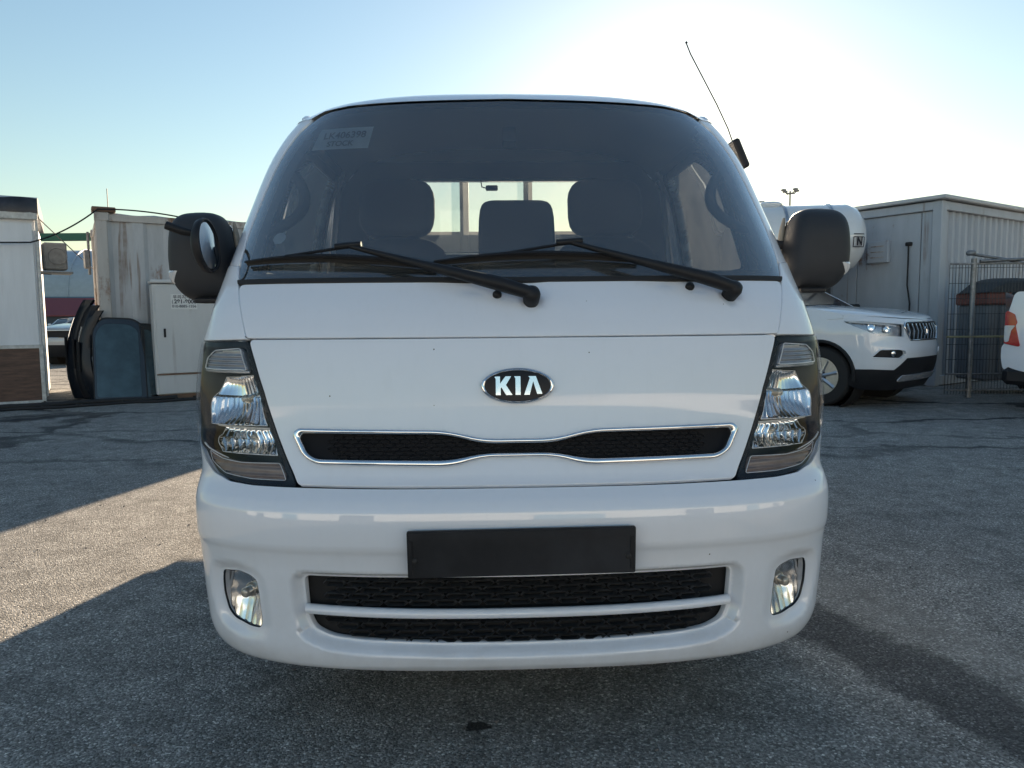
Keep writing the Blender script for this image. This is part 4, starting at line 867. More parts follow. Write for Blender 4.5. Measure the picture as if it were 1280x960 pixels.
def corrugated(mb, p0, p1, z0, z1, n, depth=.036, a=.30, off=0.):
    """trapezoid ribs between two ground points; outside is to the right of p0 -> p1"""
    p0, p1 = Vector((*p0, 0)), Vector((*p1, 0)); d = (p1 - p0); Ln = d.length; d.normalize(); nr = Vector((d.y, -d.x, 0)); prof = []
    pitch = Ln / n
    for k in range(n): prof += [((k + .0) * pitch, 0), ((k + a) * pitch, 0), ((k + a + .12) * pitch, -depth), ((k + .88) * pitch, -depth)]
    prof.append((Ln, 0))
    lo = [p0 + d * t + nr * (w + off) + Vector((0, 0, z0)) for t, w in prof]; hi = [p + Vector((0, 0, z1 - z0)) for p in lo]
    mb.rings([lo, hi], closed=False, cap=False)
def container(name, label, origin, ang, Lx, Wy, Hz, wall, post, nlong, nshort, ribs_long=.036, eave=False):
    """origin is the near corner; long side along ang; body to the left of that direction"""
    root = empty(name, (*origin, 0), ang); tag(root, label, 'container')
    c = [(0, 0), (Lx, 0), (Lx, Wy), (0, Wy)]
    for i in range(4):
        mb = MB(); a, b = c[i], c[(i + 1) % 4]; corrugated(mb, a, b, .16, Hz - .10, nlong if i % 2 == 0 else nshort, ribs_long if i % 2 == 0 else .036, off=-.02); mb.build('wall_panel', wall, root, 20)
    for x, y in c:
        mb = MB(); mb.box((x + (.06 if x == 0 else -.06), y + (.06 if y == 0 else -.06), Hz / 2), (.15, .15, Hz), bev=.012); mb.build('corner_post', post, root, 30)
        mb = MB(); mb.box((x + (.07 if x == 0 else -.07), y + (.07 if y == 0 else -.07), Hz - .05), (.185, .185, .125), bev=.012); mb.build('corner_casting', post, root, 30)
    for z, h, nm in ((.09, .17, 'bottom_rail'), (Hz - .06, .10, 'top_rail')):
        for i in range(4):
            a, b = Vector((*c[i], z)), Vector((*c[(i + 1) % 4], z)); d = (b - a).normalized(); nn = Vector((d.y, -d.x, 0)); m_ = (a + b) / 2 - nn * .045; ln = (b - a).length - .30
            mb = MB(); mb.box(m_, (ln, .085, h) if i % 2 == 0 else (.085, ln, h), bev=.008); mb.build(nm, post if nm == 'top_rail' else 'rustrail', root, 30)
    mb = MB(); n = 26
    rows = []
    for k in range(n + 1):
        x = .02 + (Lx - .04) * k / n; rows.append([Vector((x, .02, Hz - .03)), Vector((x, .05, Hz + (.012 if k % 2 else -.008))), Vector((x, Wy - .05, Hz + (.012 if k % 2 else -.008))), Vector((x, Wy - .02, Hz - .03))])
    mb.rings(rows, closed=False, cap=False); mb.build('roof_sheet', wall, root, 30)
    if eave:
        for i in range(4):
            a, b = Vector((*c[i], Hz + .03)), Vector((*c[(i + 1) % 4], Hz + .03)); m_ = (a + b) / 2; ln = (b - a).length + .16
            mb = MB(); mb.box(m_, (ln, .16, .055) if i % 2 == 0 else (.16, ln - .34, .055), bev=.01); mb.build('eave_trim', 'eave', root, 30)
    return root
A1 = math.atan2(.52, .854)
ca, sa = math.cos(A1), math.sin(A1)
left_c = container('shipping_container', 'rust streaked grey steel shipping container standing behind the white cabinet', (-5.86, 10.35), A1, 6.35, 2.44, 2.66, 'cont_grey', 'cont_post', 14, 9, .034)
mb = MB(); mb.box((.10, .10, 2.71), (.30, .26, .07), bev=.01); mb.tube([(.16, .10, 2.72), (.16, .10, 3.02)], .006, 5); mb.build('roof_bracket', 'rustrail', left_c, 30)
mb = MB(); mb.box((-.10, 2.0, 2.15), (.10, .2, .3), bev=.02); mb.tube([(-.07, 2.0, 1.9), (-.07, 2.0, 2.6)], .02, 8); mb.build('wall_bracket', 'pipe', left_c, 30)
def along(u, v, z=0.):  # position in the frame of the left row: u along, v back
    return (-5.86 + ca * u - sa * v, 10.35 + sa * u + ca * v, z)
def row_empty(name, u, v, z=0., da=0.): return empty(name, along(u, v, z), A1 + da)

# cabinet in front of the container
cab = row_empty('steel_cabinet', .62, -.50); tag(cab, 'white steel cabinet with a phone number sign standing against the grey container', 'cabinet')
MB().box((.48, .21, .86), (.96, .42, 1.58), bev=.008).build('body', 'cabinet', cab, 30)
MB().box((.48, -.012, .995), (.90, .02, 1.24), bev=.006).build('door', 'cabinet', cab, 30)
MB().box((.48, -.010, .215), (.90, .018, .27), bev=.006).build('kick_panel', 'cabinet', cab, 30)
MB().box((.48, .20, 1.685), (1.00, .47, .05), bev=.012).build('top_cap', 'cabinet', cab, 30)
MB().box((.48, -.015, .362), (.95, .035, .018), bev=.004).build('drip_edge', 'rustrail', cab, 30)
MB().box((.48, .21, .045), (.9, .38, .09)).build('plinth', 'rustrail', cab, 30)
MB().box((.135, -.026, .955), (.030, .012, .125), bev=.004).build('handle', 'black', cab, 30)
mb = MB(); mb.prism([(.62, .12), (.92, .125), (.92, .20), (.86, .185), (.80, .19), (.76, .155), (.68, .15)], lambda u, v, w: Vector((u, -.0195 - w, v)), .0015); mb.build('rust_patch', 'rustrail', cab)
for z in (.55, 1.45): 
    mb = MB(); mb.tube([(.945, -.018, z - .04), (.945, -.018, z + .04)], .010, 8); mb.build('hinge', 'cabinet', cab, 60)
mb = MB(); mb.box((.405, -.0245, 1.40), (.345, .003, .215)); sg = mb.build('sign', 'paper', cab)
def sgf(u0, z0): return lambda u, v: (.405 + u0 + u, -.0275, z0 + v)
lettering('lettering', '우리지게차', .060, sgf(0, 1.463), 'ink', sg, bold=.0012, spacing=1.12)
lettering('lettering', '281-8000', .078, sgf(.018, 1.400), 'ink', sg, bold=.0022)
lettering('lettering', '(', .070, sgf(-.152, 1.400), 'ink', sg)
lettering('lettering', '010-8885-1556', .052, sgf(0, 1.333), 'ink', sg, bold=.0006)

# sheets of car glass leaning on the container
def leaning_glass(u, w, h, lean, label, v0, tw=0.):
    o = row_empty('car_windshield', u, v0, .0, tw); tag(o, label, 'car glass', 'car glass leaning on the container')
    ot = fillet([(0, .02), (w, .0), (w * 1.02, h * .90), (w * .82, h * .985), (w * .22, h), (w * .04, h * .86)], [.05, .04, .08, .2, .16, .2], 6)
    c = np.array(ot).mean(0)
    P = lambda x, z: np.stack([np.asarray(x) * 1., -.40 + .03 * ((np.asarray(x) - w / 2) / w * 2) ** 2 + np.asarray(z) * lean, np.asarray(z) * 1.], -1)
    inn = [tuple(c + (np.array(p) - c) * np.array([.84, .88]) - np.array([.02, .03])) for p in ot]
    panel('glass_sheet', P, ot, 'tealglass', o, res=.12, eres=.05, flange=.012)
    panel('black_border', P, ot, 'frit', o, [inn], res=.2, eres=.05, off=.004, flange=0)
    panel('rubber_rim', P, [tuple(c + (np.array(p) - c) * 1.012) for p in ot], 'rubber', o, [[tuple(c + (np.array(p) - c) * .975) for p in ot]][0:1], res=.3, eres=.05, off=.008, flange=.02)
    return o
leaning_glass(-.16, .66, 1.18, .30, 'dark green car windshield leaning against the container, left of the cabinet', -.06)
leaning_glass(.12, .60, 1.10, .22, 'dark rimmed car windshield wedged between another sheet of glass and the cabinet', .06, .04)

# bumpers taken off cars, standing on end beside the container corner
def loose_bumper(x, y, h, mat, ang, lean, label):
    o = empty('car_bumper', (x, y, 0), ang); tag(o, label, 'car bumper', 'car bumpers stacked on end by the container corner')
    rs = []; n = 26
    for k in range(n):
        t = k / (n - 1); z = .02 + h * t; bow = .15 * math.sin(math.pi * t) ** .8; hw = .20 + .05 * math.sin(math.pi * t * 2 + .5); r_ = []
        for wv, dp in ((-1, .10), (-.92, .02), (-.5, -.035), (-.1, -.05), (.05, -.02), (.4, -.045), (.85, .0), (1, .08), (.9, .10), (.3, .01), (-.3, .0), (-.85, .06)): r_.append(Vector((wv * hw * .8, dp - bow + lean * z, z)))
        rs.append(r_)
    mb = MB(); mb.rings(rs); mb.build('shell', mat, o, 45)
    mb = MB(); mb.tube([(-.12, -.055 - .15 * math.sin(math.pi * t) ** .8 + lean * (.02 + h * t), .02 + h * t) for t in np.linspace(.18, .82, 12)], .012, 6); mb.build('moulding', 'chrome' if mat != 'black' else 'bezel_grey', o, 60)
    mb = MB(); mb.box((.02, -.20 + lean * h * .5, h * .5), (.16, .03, .42), bev=.01); mb.build('grille_opening', 'dark', o, 30)
    return o
loose_bumper(-6.36, 10.50, 1.42, 'bezel', R(-62), .13, 'glossy black car bumper standing on end, outermost of the stack by the container')
loose_bumper(-6.17, 10.42, 1.34, 'black', R(-58), .09, 'matt black car bumper standing on end in the middle of the stack')
loose_bumper(-5.99, 10.28, 1.26, 'bezel', R(-54), .05, 'dull black car bumper standing on end, next to the leaning glass')

# --- white hut
hx, hy = -6.52, 10.02
hut = empty('white_hut', (hx, hy, 0), A1); tag(hut, 'white boarded hut with a dark tarpaulin roof edge and brown base board', 'hut')
mb = MB(); mb.box((-2.6, 1.2, 1.28), (5.2, 2.4, 2.5), bev=.01); mb.build('wall', 'hutwall', hut, 30)
for k in range(4):
    mb = MB(); mb.box((-.66 - 1.28 * k, -.015, 1.62), (1.26, .03, 1.70), bev=.004); mb.build('wall_board', 'hutwall', hut, 30)
mb = MB(); mb.box((-2.6, -.03, 2.56), (5.28, .10, .10), bev=.01); mb.build('fascia', 'pale', hut, 30)
mb = MB(); rs = []
for k in range(60):
    x = .05 - 5.4 * k / 59; w_ = .012 * math.sin(k * 1.7) + .01 * math.sin(k * .63); rs.append([Vector((x, -.09 + w_, 2.60)), Vector((x, -.10 + w_ * 1.5, 2.70)), Vector((x, -.06 + w_, 2.80 + .012 * math.sin(k * .9))), Vector((x, .2, 2.85)), Vector((x, 2.5, 2.86)), Vector((x, 2.5, 2.60))])
mb.rings(rs); mb.build('tarpaulin', 'tarp', hut, 40)
mb = MB(); mb.box((-.82, -.045, .40), (1.56, .03, .74), bev=.004); mb.build('base_board', 'plywood', hut, 30)
for c_, d_ in (((-.82, -.062, .79), (1.62, .02, .05)), ((-.015, -.062, .40), (.05, .02, .80)), ((-.82, -.062, .025), (1.62, .02, .045))):
    mb = MB(); mb.box(c_, d_, bev=.004); mb.build('board_edging', 'pale', hut, 30)
mb = MB(); mb.tube([(.02, -.02, .1), (.02, -.02, 2.6)], .02, 6); mb.build('corner_trim', 'pale', hut, 60)
# wall unit on a bracket at the side of the hut
ac = empty('air_conditioner', (-6.86, 10.95, 1.86), A1 + R(8)); tag(ac, 'faded outdoor air conditioner unit on a bracket at the hut corner', 'air conditioner')
MB().box((0, 0, .24), (.30, .28, .40), bev=.02).build('casing', 'acwhite', ac, 30)
MB().lathe([(.125, 0), (.13, .012), (.12, .016), (.11, .004), (0, .004)], (.02, -.141, .24), (0, -1, 0), 24).build('fan_grille', 'acwhite', ac, 40)
mb = MB(); mb.box((-.06, 0, 0), (.54, .34, .03)); mb.build('bracket', 'acwhite', ac)
mb = MB(); mb.tube([(-.38, 0, -.0), (-.05, 0, -.02)], .012, 6); mb.tube([(-.38, 0, .42), (-.23, 0, .05)], .012, 6); mb.build('brace', 'pipe', ac, 40)
# power cable slung from the hut to the container
def cable(p0, p1, sag, r, n=24): return [Vector(p0).lerp(Vector(p1), t / n) - Vector((0, 0, sag * 4 * (t / n) * (1 - t / n))) for t in range(n + 1)]
mb = MB(); mb.tube(cable((-9.0, 8.30, 2.22), (-6.50, 9.88, 2.20), .05, .012) + cable((-6.50, 9.88, 2.20), (-5.80, 10.30, 2.70), .06, .012)[1:] + cable((-5.80, 10.30, 2.70), (-4.9, 10.9, 2.66), -.03, .012)[1:], .011, 6)
tag(mb.build('power_cable', 'rubber', None, 60), 'black power cable sagging from the hut to the container roof', 'cable')
mb = MB(); mb.tube(cable((-6.62, 10.1, 2.66), (-8.6, 17.4, 1.15), .05, .01), .008, 5); tag(mb.build('guy_wire', 'wire', None, 60), 'thin stay wire running down behind the air conditioner', 'wire')
# hoses and scraps along the foot of the row
for k, (r, mt, lb) in enumerate(((.035, 'rubber', 'thick black hose lying on the asphalt along the foot of the hut'), (.018, 'rubber', 'thin black hose lying in front of the leaning car glass'))):
    pts = [Vector(along(-4.2 + .22 * i + k * 1.9, -.62 - .22 * k + .05 * math.sin(i * 1.1 + k * 2) + .03 * math.sin(i * 2.3), r)) for i in range(24 if k == 0 else 20)]
    mb = MB(); mb.tube(pts, r, 8); tag(mb.build('rubber_hose', mt, None, 60), lb, 'hose')
mb = MB()
for i in range(420):
    u = -4. + 6.6 * random.random(); v = -.12 - .62 * random.random() ** 1.4; s_ = .008 + .03 * random.random() ** 3; p = Vector(along(u, v, s_ * .4)); rot = Matrix.Rotation(random.random() * 6, 3, Vector((random.random(), random.random(), 1)).normalized()); mb.box(p, (s_ * 1.6, s_, s_ * .8), rot)
tag(mb.build('debris', 'dirt', None, 30), 'scattered dark scraps and dirt along the foot of the container row', 'debris', kind='stuff')
mb = MB(); mb.rings([[Vector(along(u, v + .06 * math.sin(u * 3.1) + .04 * math.sin(u * 7.7), .004 + .012 * (v > -.6))) for u in np.linspace(-4.5, 4.5, 60)] for v in (-.78, -.62, -.3, .0)], closed=False, cap=False)
tag(mb.build('dirt_strip', 'dirt', None, 60), 'dark strip of dirt at the foot of the container row', 'dirt', kind='stuff')
# loose stones on the asphalt near the camera
mb = MB()
for i in range(900):
    y = .9 + 7. * random.random() ** 1.5; x = (random.random() - .5) * 1.7 * (y + .4); s_ = .0016 + .0035 * random.random() ** 2.5; rot = Matrix.Rotation(random.random() * 6, 3, Vector((random.random(), random.random(), 1)).normalized()); mb.box((x, y, s_ * .35), (s_ * 2.2, s_ * 1.7, s_ * 1.2), rot, s_ * .3)
tag(mb.build('gravel', 'stone', None, 30), 'small loose stones strewn over the asphalt', 'gravel', kind='stuff')

# --- office container on the other side
A2 = math.atan2(.55, .835) ; RO = Vector((6.63, 11.27, 0))
office = empty('office_container', RO, A2); tag(office, 'grey blue office container with a louvre vent and hanging cable behind the parked car', 'container')
OW, OL, OH = 3.5, 6.6, 2.87   # ribbed end along x, long flat side going back along y
mb = MB(); corrugated(mb, (0, 0), (OW, 0), .15, OH - .12, 17, .045, off=-.02); mb.build('ribbed_wall', 'cont_blue', office, 20)
ys_ = [0, .30, 1.35, 2.5, 3.7, 4.9, OL]
for a, b in zip(ys_[:-1], ys_[1:]):
    mb = MB(); mb.box((.03, (a + b) / 2, OH / 2), (.03, b - a - .012, OH - .28), bev=.008); mb.build('flat_panel', 'cont_blue', office, 30)
MB().box((OW / 2 + .03, OL / 2 + .05, OH / 2), (OW - .14, OL - .1, OH - .2)).build('core', 'cont_blue', office)
for x, y in ((.04, .04), (OW - .04, .04), (.04, OL - .04)): MB().box((x, y, OH / 2), (.15, .15, OH), bev=.012).build('corner_post', 'cont_blue', office, 30)
for c_, d_ in (((OW / 2, -.012, OH - .07), (OW - .2, .05, .13)), ((-.012, OL / 2, OH - .07), (.05, OL - .2, .13)), ((OW / 2, -.012, .09), (OW - .2, .05, .15)), ((-.012, OL / 2, .09), (.05, OL - .2, .15))): MB().box(c_, d_, bev=.008).build('rail', 'cont_blue', office, 30)
mb = MB(); mb.box((OW / 2, OL / 2, OH + .045), (OW + .24, OL + .24, .06), bev=.012); mb.build('roof_edge', 'eave', office, 30)
vt = MB().box((-.03, .95, 2.16), (.09, .36, .36), bev=.012).build('vent', 'cont_blue', office, 30)
for k in range(3): MB().box((-.080, .95, 2.07 + .09 * k), (.012, .22, .012)).build('louvre', 'cont_post', vt)
mb = MB(); mb.box((-.01, .47, 2.25), (.07, .09, .06), bev=.01); mb.tube([(-.02, .47, 2.25), (-.05, .45, 2.0), (-.035, .46, 1.6), (-.05, .40, 1.3), (-.04, .42, .9), (-.05, .40, .3)], .014, 6); mb.build('cable', 'rubber', office, 60)

container('storage_container', 'tall grey cargo container standing behind the truck cab, showing through its side window', (1.55, 13.3), R(3), 3.1, 2.4, 3.22, 'cont_blue', 'cont_blue', 9, 7)
# --- mesh fence and what is stored behind it
F0, F1 = Vector((5.98, 9.72, 0)), Vector((9.4, 9.55, 0)); fd = (F1 - F0).normalized()
fence = empty('mesh_fence', F0, math.atan2(fd.y, fd.x)); tag(fence, 'dark welded wire mesh fence with pipe posts beside the office container', 'fence')
FH = 1.80
for x in (.20, 2.3): 
    mb = MB(); mb.tube([(x, 0, 0), (x, 0, FH + .06)], .035, 10); mb.build('post', 'pipe', fence, 60)
for z, mt in ((FH - .01, 'pipe'), (.82, 'yellowbar'), (.32, 'pipe'), (.10, 'pipe')):
    mb = MB(); mb.tube([(-.12, -.02, z), (3.4, -.02, z)], .016 if z > .5 else .012, 6); mb.build('rail', mt, fence, 60)
mb = MB()
for k in range(84): mb.tube([(-.10 + k * .041, .02, .04), (-.10 + k * .041, .02, FH)], .0040, 4, cap=False)
for k in range(9): mb.tube([(-.10, .026, .10 + k * .205), (3.3, .026, .10 + k * .205)], .0038, 4, cap=False)
tag(mb.build('wire_mesh', 'wire', fence, None), kind='stuff')
mb = MB(); mb.tube([(.12, -.03, FH + .12), (.55, -.03, FH + .05), (1.1, .05, FH - .06)], .02, 8); mb.box((.14, -.03, FH + .13), (.12, .07, .07), bev=.02); mb.build('bent_pipe', 'pipe', fence, 60)
mb = MB(); mb.tube([(.25, -.05, FH + .02), (1.2, -.05, FH + .055), (3.0, -.05, FH + .10)], .022, 8); mb.build('laid_pipe', 'pipe', fence, 60)
tr_ = empty('covered_trailer', (6.55, 9.98, 0), math.atan2(fd.y, fd.x) + .22); tag(tr_, 'grey trailer with a black canvas cover and maroon band parked behind the fence', 'trailer')
MB().box((1.5, .3, .72), (2.9, .56, 1.06), bev=.03).build('side_wall', 'greybox', tr_, 30)
for k in range(5): MB().box((.25 + k * .6, .012, .72), (.04, .02, 1.0), bev=.004).build('side_rib', 'greybox', tr_, 30)
MB().box((1.5, .3, 1.335), (2.94, .60, .17), bev=.02).build('band', 'maroon', tr_, 30)
mb = MB(); rs = []
for k in range(17):
    x = .0 + 2.98 * k / 16; e = min(1, (k / 2.5)) ** .5; rs.append([Vector((x, -.02, 1.42)), Vector((x, .0, 1.42 + .14 * e)), Vector((x, .1, 1.42 + .20 * e + .012 * math.sin(k))), Vector((x, .5, 1.42 + .22 * e)), Vector((x, .62, 1.42))])
mb.rings(rs); mb.build('canvas_cover', 'tarp_black', tr_, 50)
for x in (.8, 1.6): wheel(tr_, (x, -.02, .26), .26, .16, Vector((0, -1, 0)))
mb = MB(); mb.box((7.55, 9.86, 1.72), (.62, .20, .12), Matrix.Rotation(.1, 3, 'Z'), .04); tag(mb.build('folded_tarp', 'bluetarp', None, 40), 'folded bright blue tarpaulin lying on top of the canvas cover', 'tarp')

# --- tank body standing behind the parked car
tk = empty('tank_trailer', (5.44, 11.85, 0), R(172)); tag(tk, 'white cylindrical tank on a trailer with a boxed letter on its domed end', 'tank')
TRd, TLn, TZ = .55, 2.0, 2.36
mb = MB(); mb.lathe([(.0, -.28), (.20, -.26), (.37, -.19), (.49, -.09), (TRd, .05), (TRd, TLn - .05), (.49, TLn + .08), (.33, TLn + .18), (0, TLn + .24)], (0, 0, TZ), (1, 0, 0), 48); mb.build('tank', 'tank', tk, 50)
for x in (.30, 1.0, 1.7):
    mb = MB(); mb.lathe([(TRd + .004, 0), (TRd + .014, .005), (TRd + .014, .045), (TRd + .004, .05)], (x, 0, TZ), (1, 0, 0), 48); mb.build('tank_band', 'alloy', tk, 50)
mb = MB(); mb.lathe([(.18, 0), (.20, .02), (.20, .06), (.16, .09), (0, .10)], (1.2, 0, TZ + TRd - .03), (0, 0, 1), 24); mb.build('hatch', 'tank', tk, 50)
for x in (.4, 1.6): MB().box((x, 0, 1.55), (.14, .9, .52), bev=.02).build('saddle', 'frame', tk, 30)
MB().box((1.0, 0, 1.2), (2.3, .7, .2), bev=.02).build('chassis', 'frame', tk, 30)
for x in (.15, 1.85):
    for s in (-1, 1): MB().box((x, s * .28, .56), (.10, .10, 1.12), bev=.01).build('leg', 'frame', tk, 30)
def domef(u, v):  # on the near flank of the domed end; u runs to the viewer's right, towards the tip
    yy, zz = .505 - u * .55, v; xx = -.05 - u * .75; lim = math.sqrt(max(0, TRd ** 2 - zz ** 2)) * (1 if xx > .05 else 1 - .45 * ((.05 - xx) / .33) ** 2); return (xx, lim + .012, TZ + zz)
def domel(name, pts):
    mb = MB(); mb.tube([domef(*p) for p in pts], .007, 4); return mb.build(name, 'ink', tk, 60)
lettering('lettering', 'N', .17, lambda u, v: domef(u, -.10 + v), 'ink', tk, bold=.008)
domel('letter_frame', densify([(-.13, -.025), (.10, -.025), (.10, -.175), (-.13, -.175)], .03) + [(-.13, -.025)])
domel('letter_rule', [(-.13, .02), (-.02, .02), (.09, .02)])

# ------------------------------------------------------------------ passenger cars
def car(name, label, loc, heading, paintm, Ln=4.75, W2=.94, z_bonnet=1.03, roof=1.78, detail=True, group=None, glassm='sideglass', grille_bars=True, spokes=7):
    """front at local y = 0 pointing to -y, tail at y = Ln"""
    root = empty(name, loc, heading); tag(root, label, 'car', group)
    s_ = z_bonnet / 1.03
    S = Skin(F=[(.18, .16), (.26 * s_, .10), (.36 * s_, .05), (.50 * s_, .015), (.64 * s_, 0), (.74 * s_, .02), (.86 * s_, .035), (.95 * s_, .065), (1.0 * s_, .12), (1.03 * s_, .20)],
             W=[(.18, W2 * .93), (.30, W2 * .975), (.5, W2), (.8 * s_, W2), (.95 * s_, W2 * .975), (1.03 * s_, W2 * .93)], C=[(.18, .50), (.6, .52), (1.03 * s_, .55)])
    z = lambda v: v * s_
    gr = fillet([(S.q(x, zz), zz) for x, zz in ((-.52, z(.93)), (.52, z(.93)), (.56, z(.88)), (.46, z(.735)), (-.46, z(.735)), (-.56, z(.88)))], .03, 4)
    def lamp(s): return fillet(mir([(S.q(.575, z(.775)), z(.775)), (.80, z(.79)), (1.03, z(.945)), (.90, z(.945)), (.70, z(.925)), (S.q(.545, z(.91)), z(.91))], s), .02, 3)
    def fogp(s): return fillet(mir([(.52, z(.63)), (.62, z(.645)), (.80, z(.645)), (.86, z(.56)), (.56, z(.545)), (.50, z(.585))], s), .02, 3)
    low = [(-.86, z(.44)), (-.66, z(.42)), (-.48, z(.545)), (.48, z(.545)), (.66, z(.42)), (.86, z(.44))]
    AY = .90; AR = .41
    # fascia down to the dark lower bumper, wrapped to the wheel arch
    qa = 1 + (AY - AR - .02 - .53) / QL
    asc = []
    for t in np.linspace(R(172), R(100), 8):
        zz = .37 + AR * math.sin(t) * 1.02; yy = AY + AR * math.cos(t); asc.append((1 + (yy - float(S.F(zz)) - float(S.C(zz))) / QL, zz))
    up = [(1.22, z(.985)), (1.05, z(1.0)), (.85, z(.995)), (.6, z(.975)), (.4, z(.965)), (0, z(.962))]
    half = [(0, z(.548)), (.46, z(.548)), (.63, z(.425)), (.84, z(.435)), (.98, z(.43))] + asc + up
    outl = [(q, v) for q, v in half] + [(-q, v) for q, v in reversed(half) if q > 1e-6]
    fd_ = None
    panel('fascia', S.P, outl, paintm, root, [gr, lamp(1), lamp(-1), fogp(1), fogp(-1)] if detail else [gr, lamp(1), lamp(-1)], res=.05, eres=.03, flange=.03)
    half2 = [(0, .22), (.6, .22), (.9, .235), (.985, .30), (.97, z(.425)), (.84, z(.43)), (.63, z(.42)), (.46, z(.543)), (0, z(.543))]
    panel('lower_bumper', S.P, [(q, v) for q, v in half2] + [(-q, v) for q, v in reversed(half2) if q > 1e-6], 'black', root, res=.06, eres=.03, off=.004, flange=.05)
    if detail:
        panel('skid_band', S.P, fillet([(-.55, .33), (.55, .33), (.5, .40), (-.5, .40)], .03), 'bezel_grey', root, res=.06, off=.018, flange=.02)
    panel('inner_dark', S.P, [(-.95, .3), (.95, .3), (.9, z(.95)), (-.9, z(.95))], 'dark', root, res=.1, off=-.10, flange=0)
    g_ = panel('grille', S.P, gr, 'dark', root, res=.06, off=-.035, flange=0)
    mb = MB(); mb.tube([S.pt(q, v, .004) for q, v in densify(gr, .04)] + [S.pt(*gr[0], .004)], .010, 6); mb.build('grille_frame', 'chrome', g_, 60)
    if grille_bars:
        for k in range(9):
            x = -.46 + .115 * k; zt = z(.915); zb = z(.75) if abs(x) < .47 else z(.80)
            mb = MB(); mb.tube([S.xz(x, zb, -.012), S.xz(x, (zb + zt) / 2, .004), S.xz(x, zt, -.010)], .014, 6); mb.build('grille_bar', 'chrome', g_, 60)
        # round winged badge in the middle
        n0 = S.nrm(0, z(.83)); mb = MB(); mb.lathe([(.052, 0), (.055, .012), (.045, .018), (.040, .012), (0, .012)], S.pt(0, z(.83), .006), n0, 24)
        for s in (-1, 1): mb.prism([(s * .03, .02), (s * .085, .035), (s * .075, .0), (s * .03, -.03)], lambda u, v, w: S.xz(u, z(.83) + v, .016 + w), .006)
        mb.build('badge', 'chrome', g_, 40)
    for s in (-1, 1):
        lp = lamp(s); h = panel('headlight', S.P, lp, 'bezel_grey', root, res=.05, eres=.03, off=-.05, flange=0)
        panel('lens', S.P, lp, 'lens', h, res=.06, eres=.03, off=.002, flange=.01)
        for q, zz, r in ((.70, .865, .042), (.84, .885, .042)):
            MB().lathe([(r, .0), (r * 1.15, .02), (r, .03), (r * .8, .012), (0, .02)], S.pt(s * q, z(zz), -.045), S.nrm(s * q, z(zz)), 16).build('projector', 'lampchrome', h, 40)
        mb = MB(); mb.tube([S.pt(s * q, z(v), -.01) for q, v in ((.60, .895), (.75, .915), (.9, .932), (.98, .94))], .009, 6); mb.build('light_bar', 'lampwhite', h, 60)
        if detail:
            fg = fogp(s); f_ = panel('fog_recess', S.P, fg, 'black', root, res=.06, eres=.03, off=-.03, flange=0)
            MB().lathe([(.03, 0), (.033, .015), (.02, .02), (0, .02)], S.pt(s * .66, z(.597), -.03), S.nrm(s * .66, z(.597)), 14).build('fog_lamp', 'lampchrome', f_, 40)
            mb = MB(); mb.tube([S.pt(q, v, .003) for q, v in densify(fg, .03)] + [S.pt(*fg[0], .003)], .007, 5); mb.build('fog_trim', paintm, f_, 60)
    # bonnet
    zb = z(1.03) + .13
    def bon(a, t):
        f = S.P(a * .985, z(.966 + .0295 * min(1, abs(a) / .8) ** 2)); r = np.array([a * W2 * .90, 1.30 + .10 * (1 - a * a) - .10, zb - .045 * a * a]); e = t ** .55; et = t
        p = np.array([f[0] * (1 - t) + r[0] * t, f[1] * (1 - et) + r[1] * et, f[2] + (r[2] - f[2]) * e]); crease = .012 * math.exp(-((abs(a) - .62) / .07) ** 2) * math.sin(math.pi * min(t * 1.2, 1)) ; p[2] += crease; return Vector(p)
    grid_mesh('bonnet', bon, np.linspace(-1, 1, 33), [0, .01, .03, .06, .1, .16, .24, .34, .46, .6, .75, .9, 1.], paintm, root)
    # sides with two arches
    y_end = Ln
    RY = AY + 2.83 * Ln / 4.85
    for s in (-1, 1):
        P = lambda y, zz, s=s: np.stack([s * (W2 * (1 - .10 * np.maximum(0, (np.asarray(zz) - z(.80)) / .5) ** 1.5) - .03 * np.maximum(0, (.35 - np.asarray(zz)) / .2) - .10 * np.maximum(0, (np.asarray(y) - (Ln - .5)) / .5) ** 2), np.asarray(y) * 1., np.asarray(zz) * 1.], -1)
        def ar(c, a0, a1, n=12): return [(c + AR * math.cos(t), .37 + AR * math.sin(t) * 1.02) for t in np.linspace(a0, a1, n)]
        o_ = ar(AY, R(100), R(-8), 10) + [(AY + AR + .04, .30), (RY - AR - .04, .30)] + ar(RY, R(188), R(-8), 14) + [(RY + AR + .05, .34), (Ln, .40), (Ln, z(1.10)), (1.30, zb - .035)] + [tuple(bon(1., t))[1:3] for t in (.95, .85, .75, .6, .45, .34, .24, .14, .06, .0)] + [(.64, z(.978)), (.83, z(.965))]
        panel('side_panel', P, o_, paintm, root, res=.12, eres=.05, sgn=s, flange=.04)
        for c_ in (AY, RY):
            mb = MB(); mb.tube([Vector((s * (W2 + .003), c_ + (AR + .015) * math.cos(t), .37 + (AR + .015) * math.sin(t) * 1.02)) for t in np.linspace(R(-5), R(185), 20)], .022, 6); mb.build('arch_trim', 'black', root, 60)
            mb = MB(); mb.lathe([(.02, -.30), (AR + .04, -.30), (AR + .03, .03)], (s * (W2 - .06), c_, .37), (s, 0, 0), 24, cap=False); mb.build('wheel_liner', 'dark', root, 40)
            wheel(root, (s * (W2 - .125), c_, .37), .37, .24, s, 'alloy', spokes)
        mb = MB(); mb.box((s * (W2 - .03), (AY + RY) / 2, .27), (.08, RY - AY - AR * 2, .10), bev=.02); mb.build('sill', 'black', root, 30)
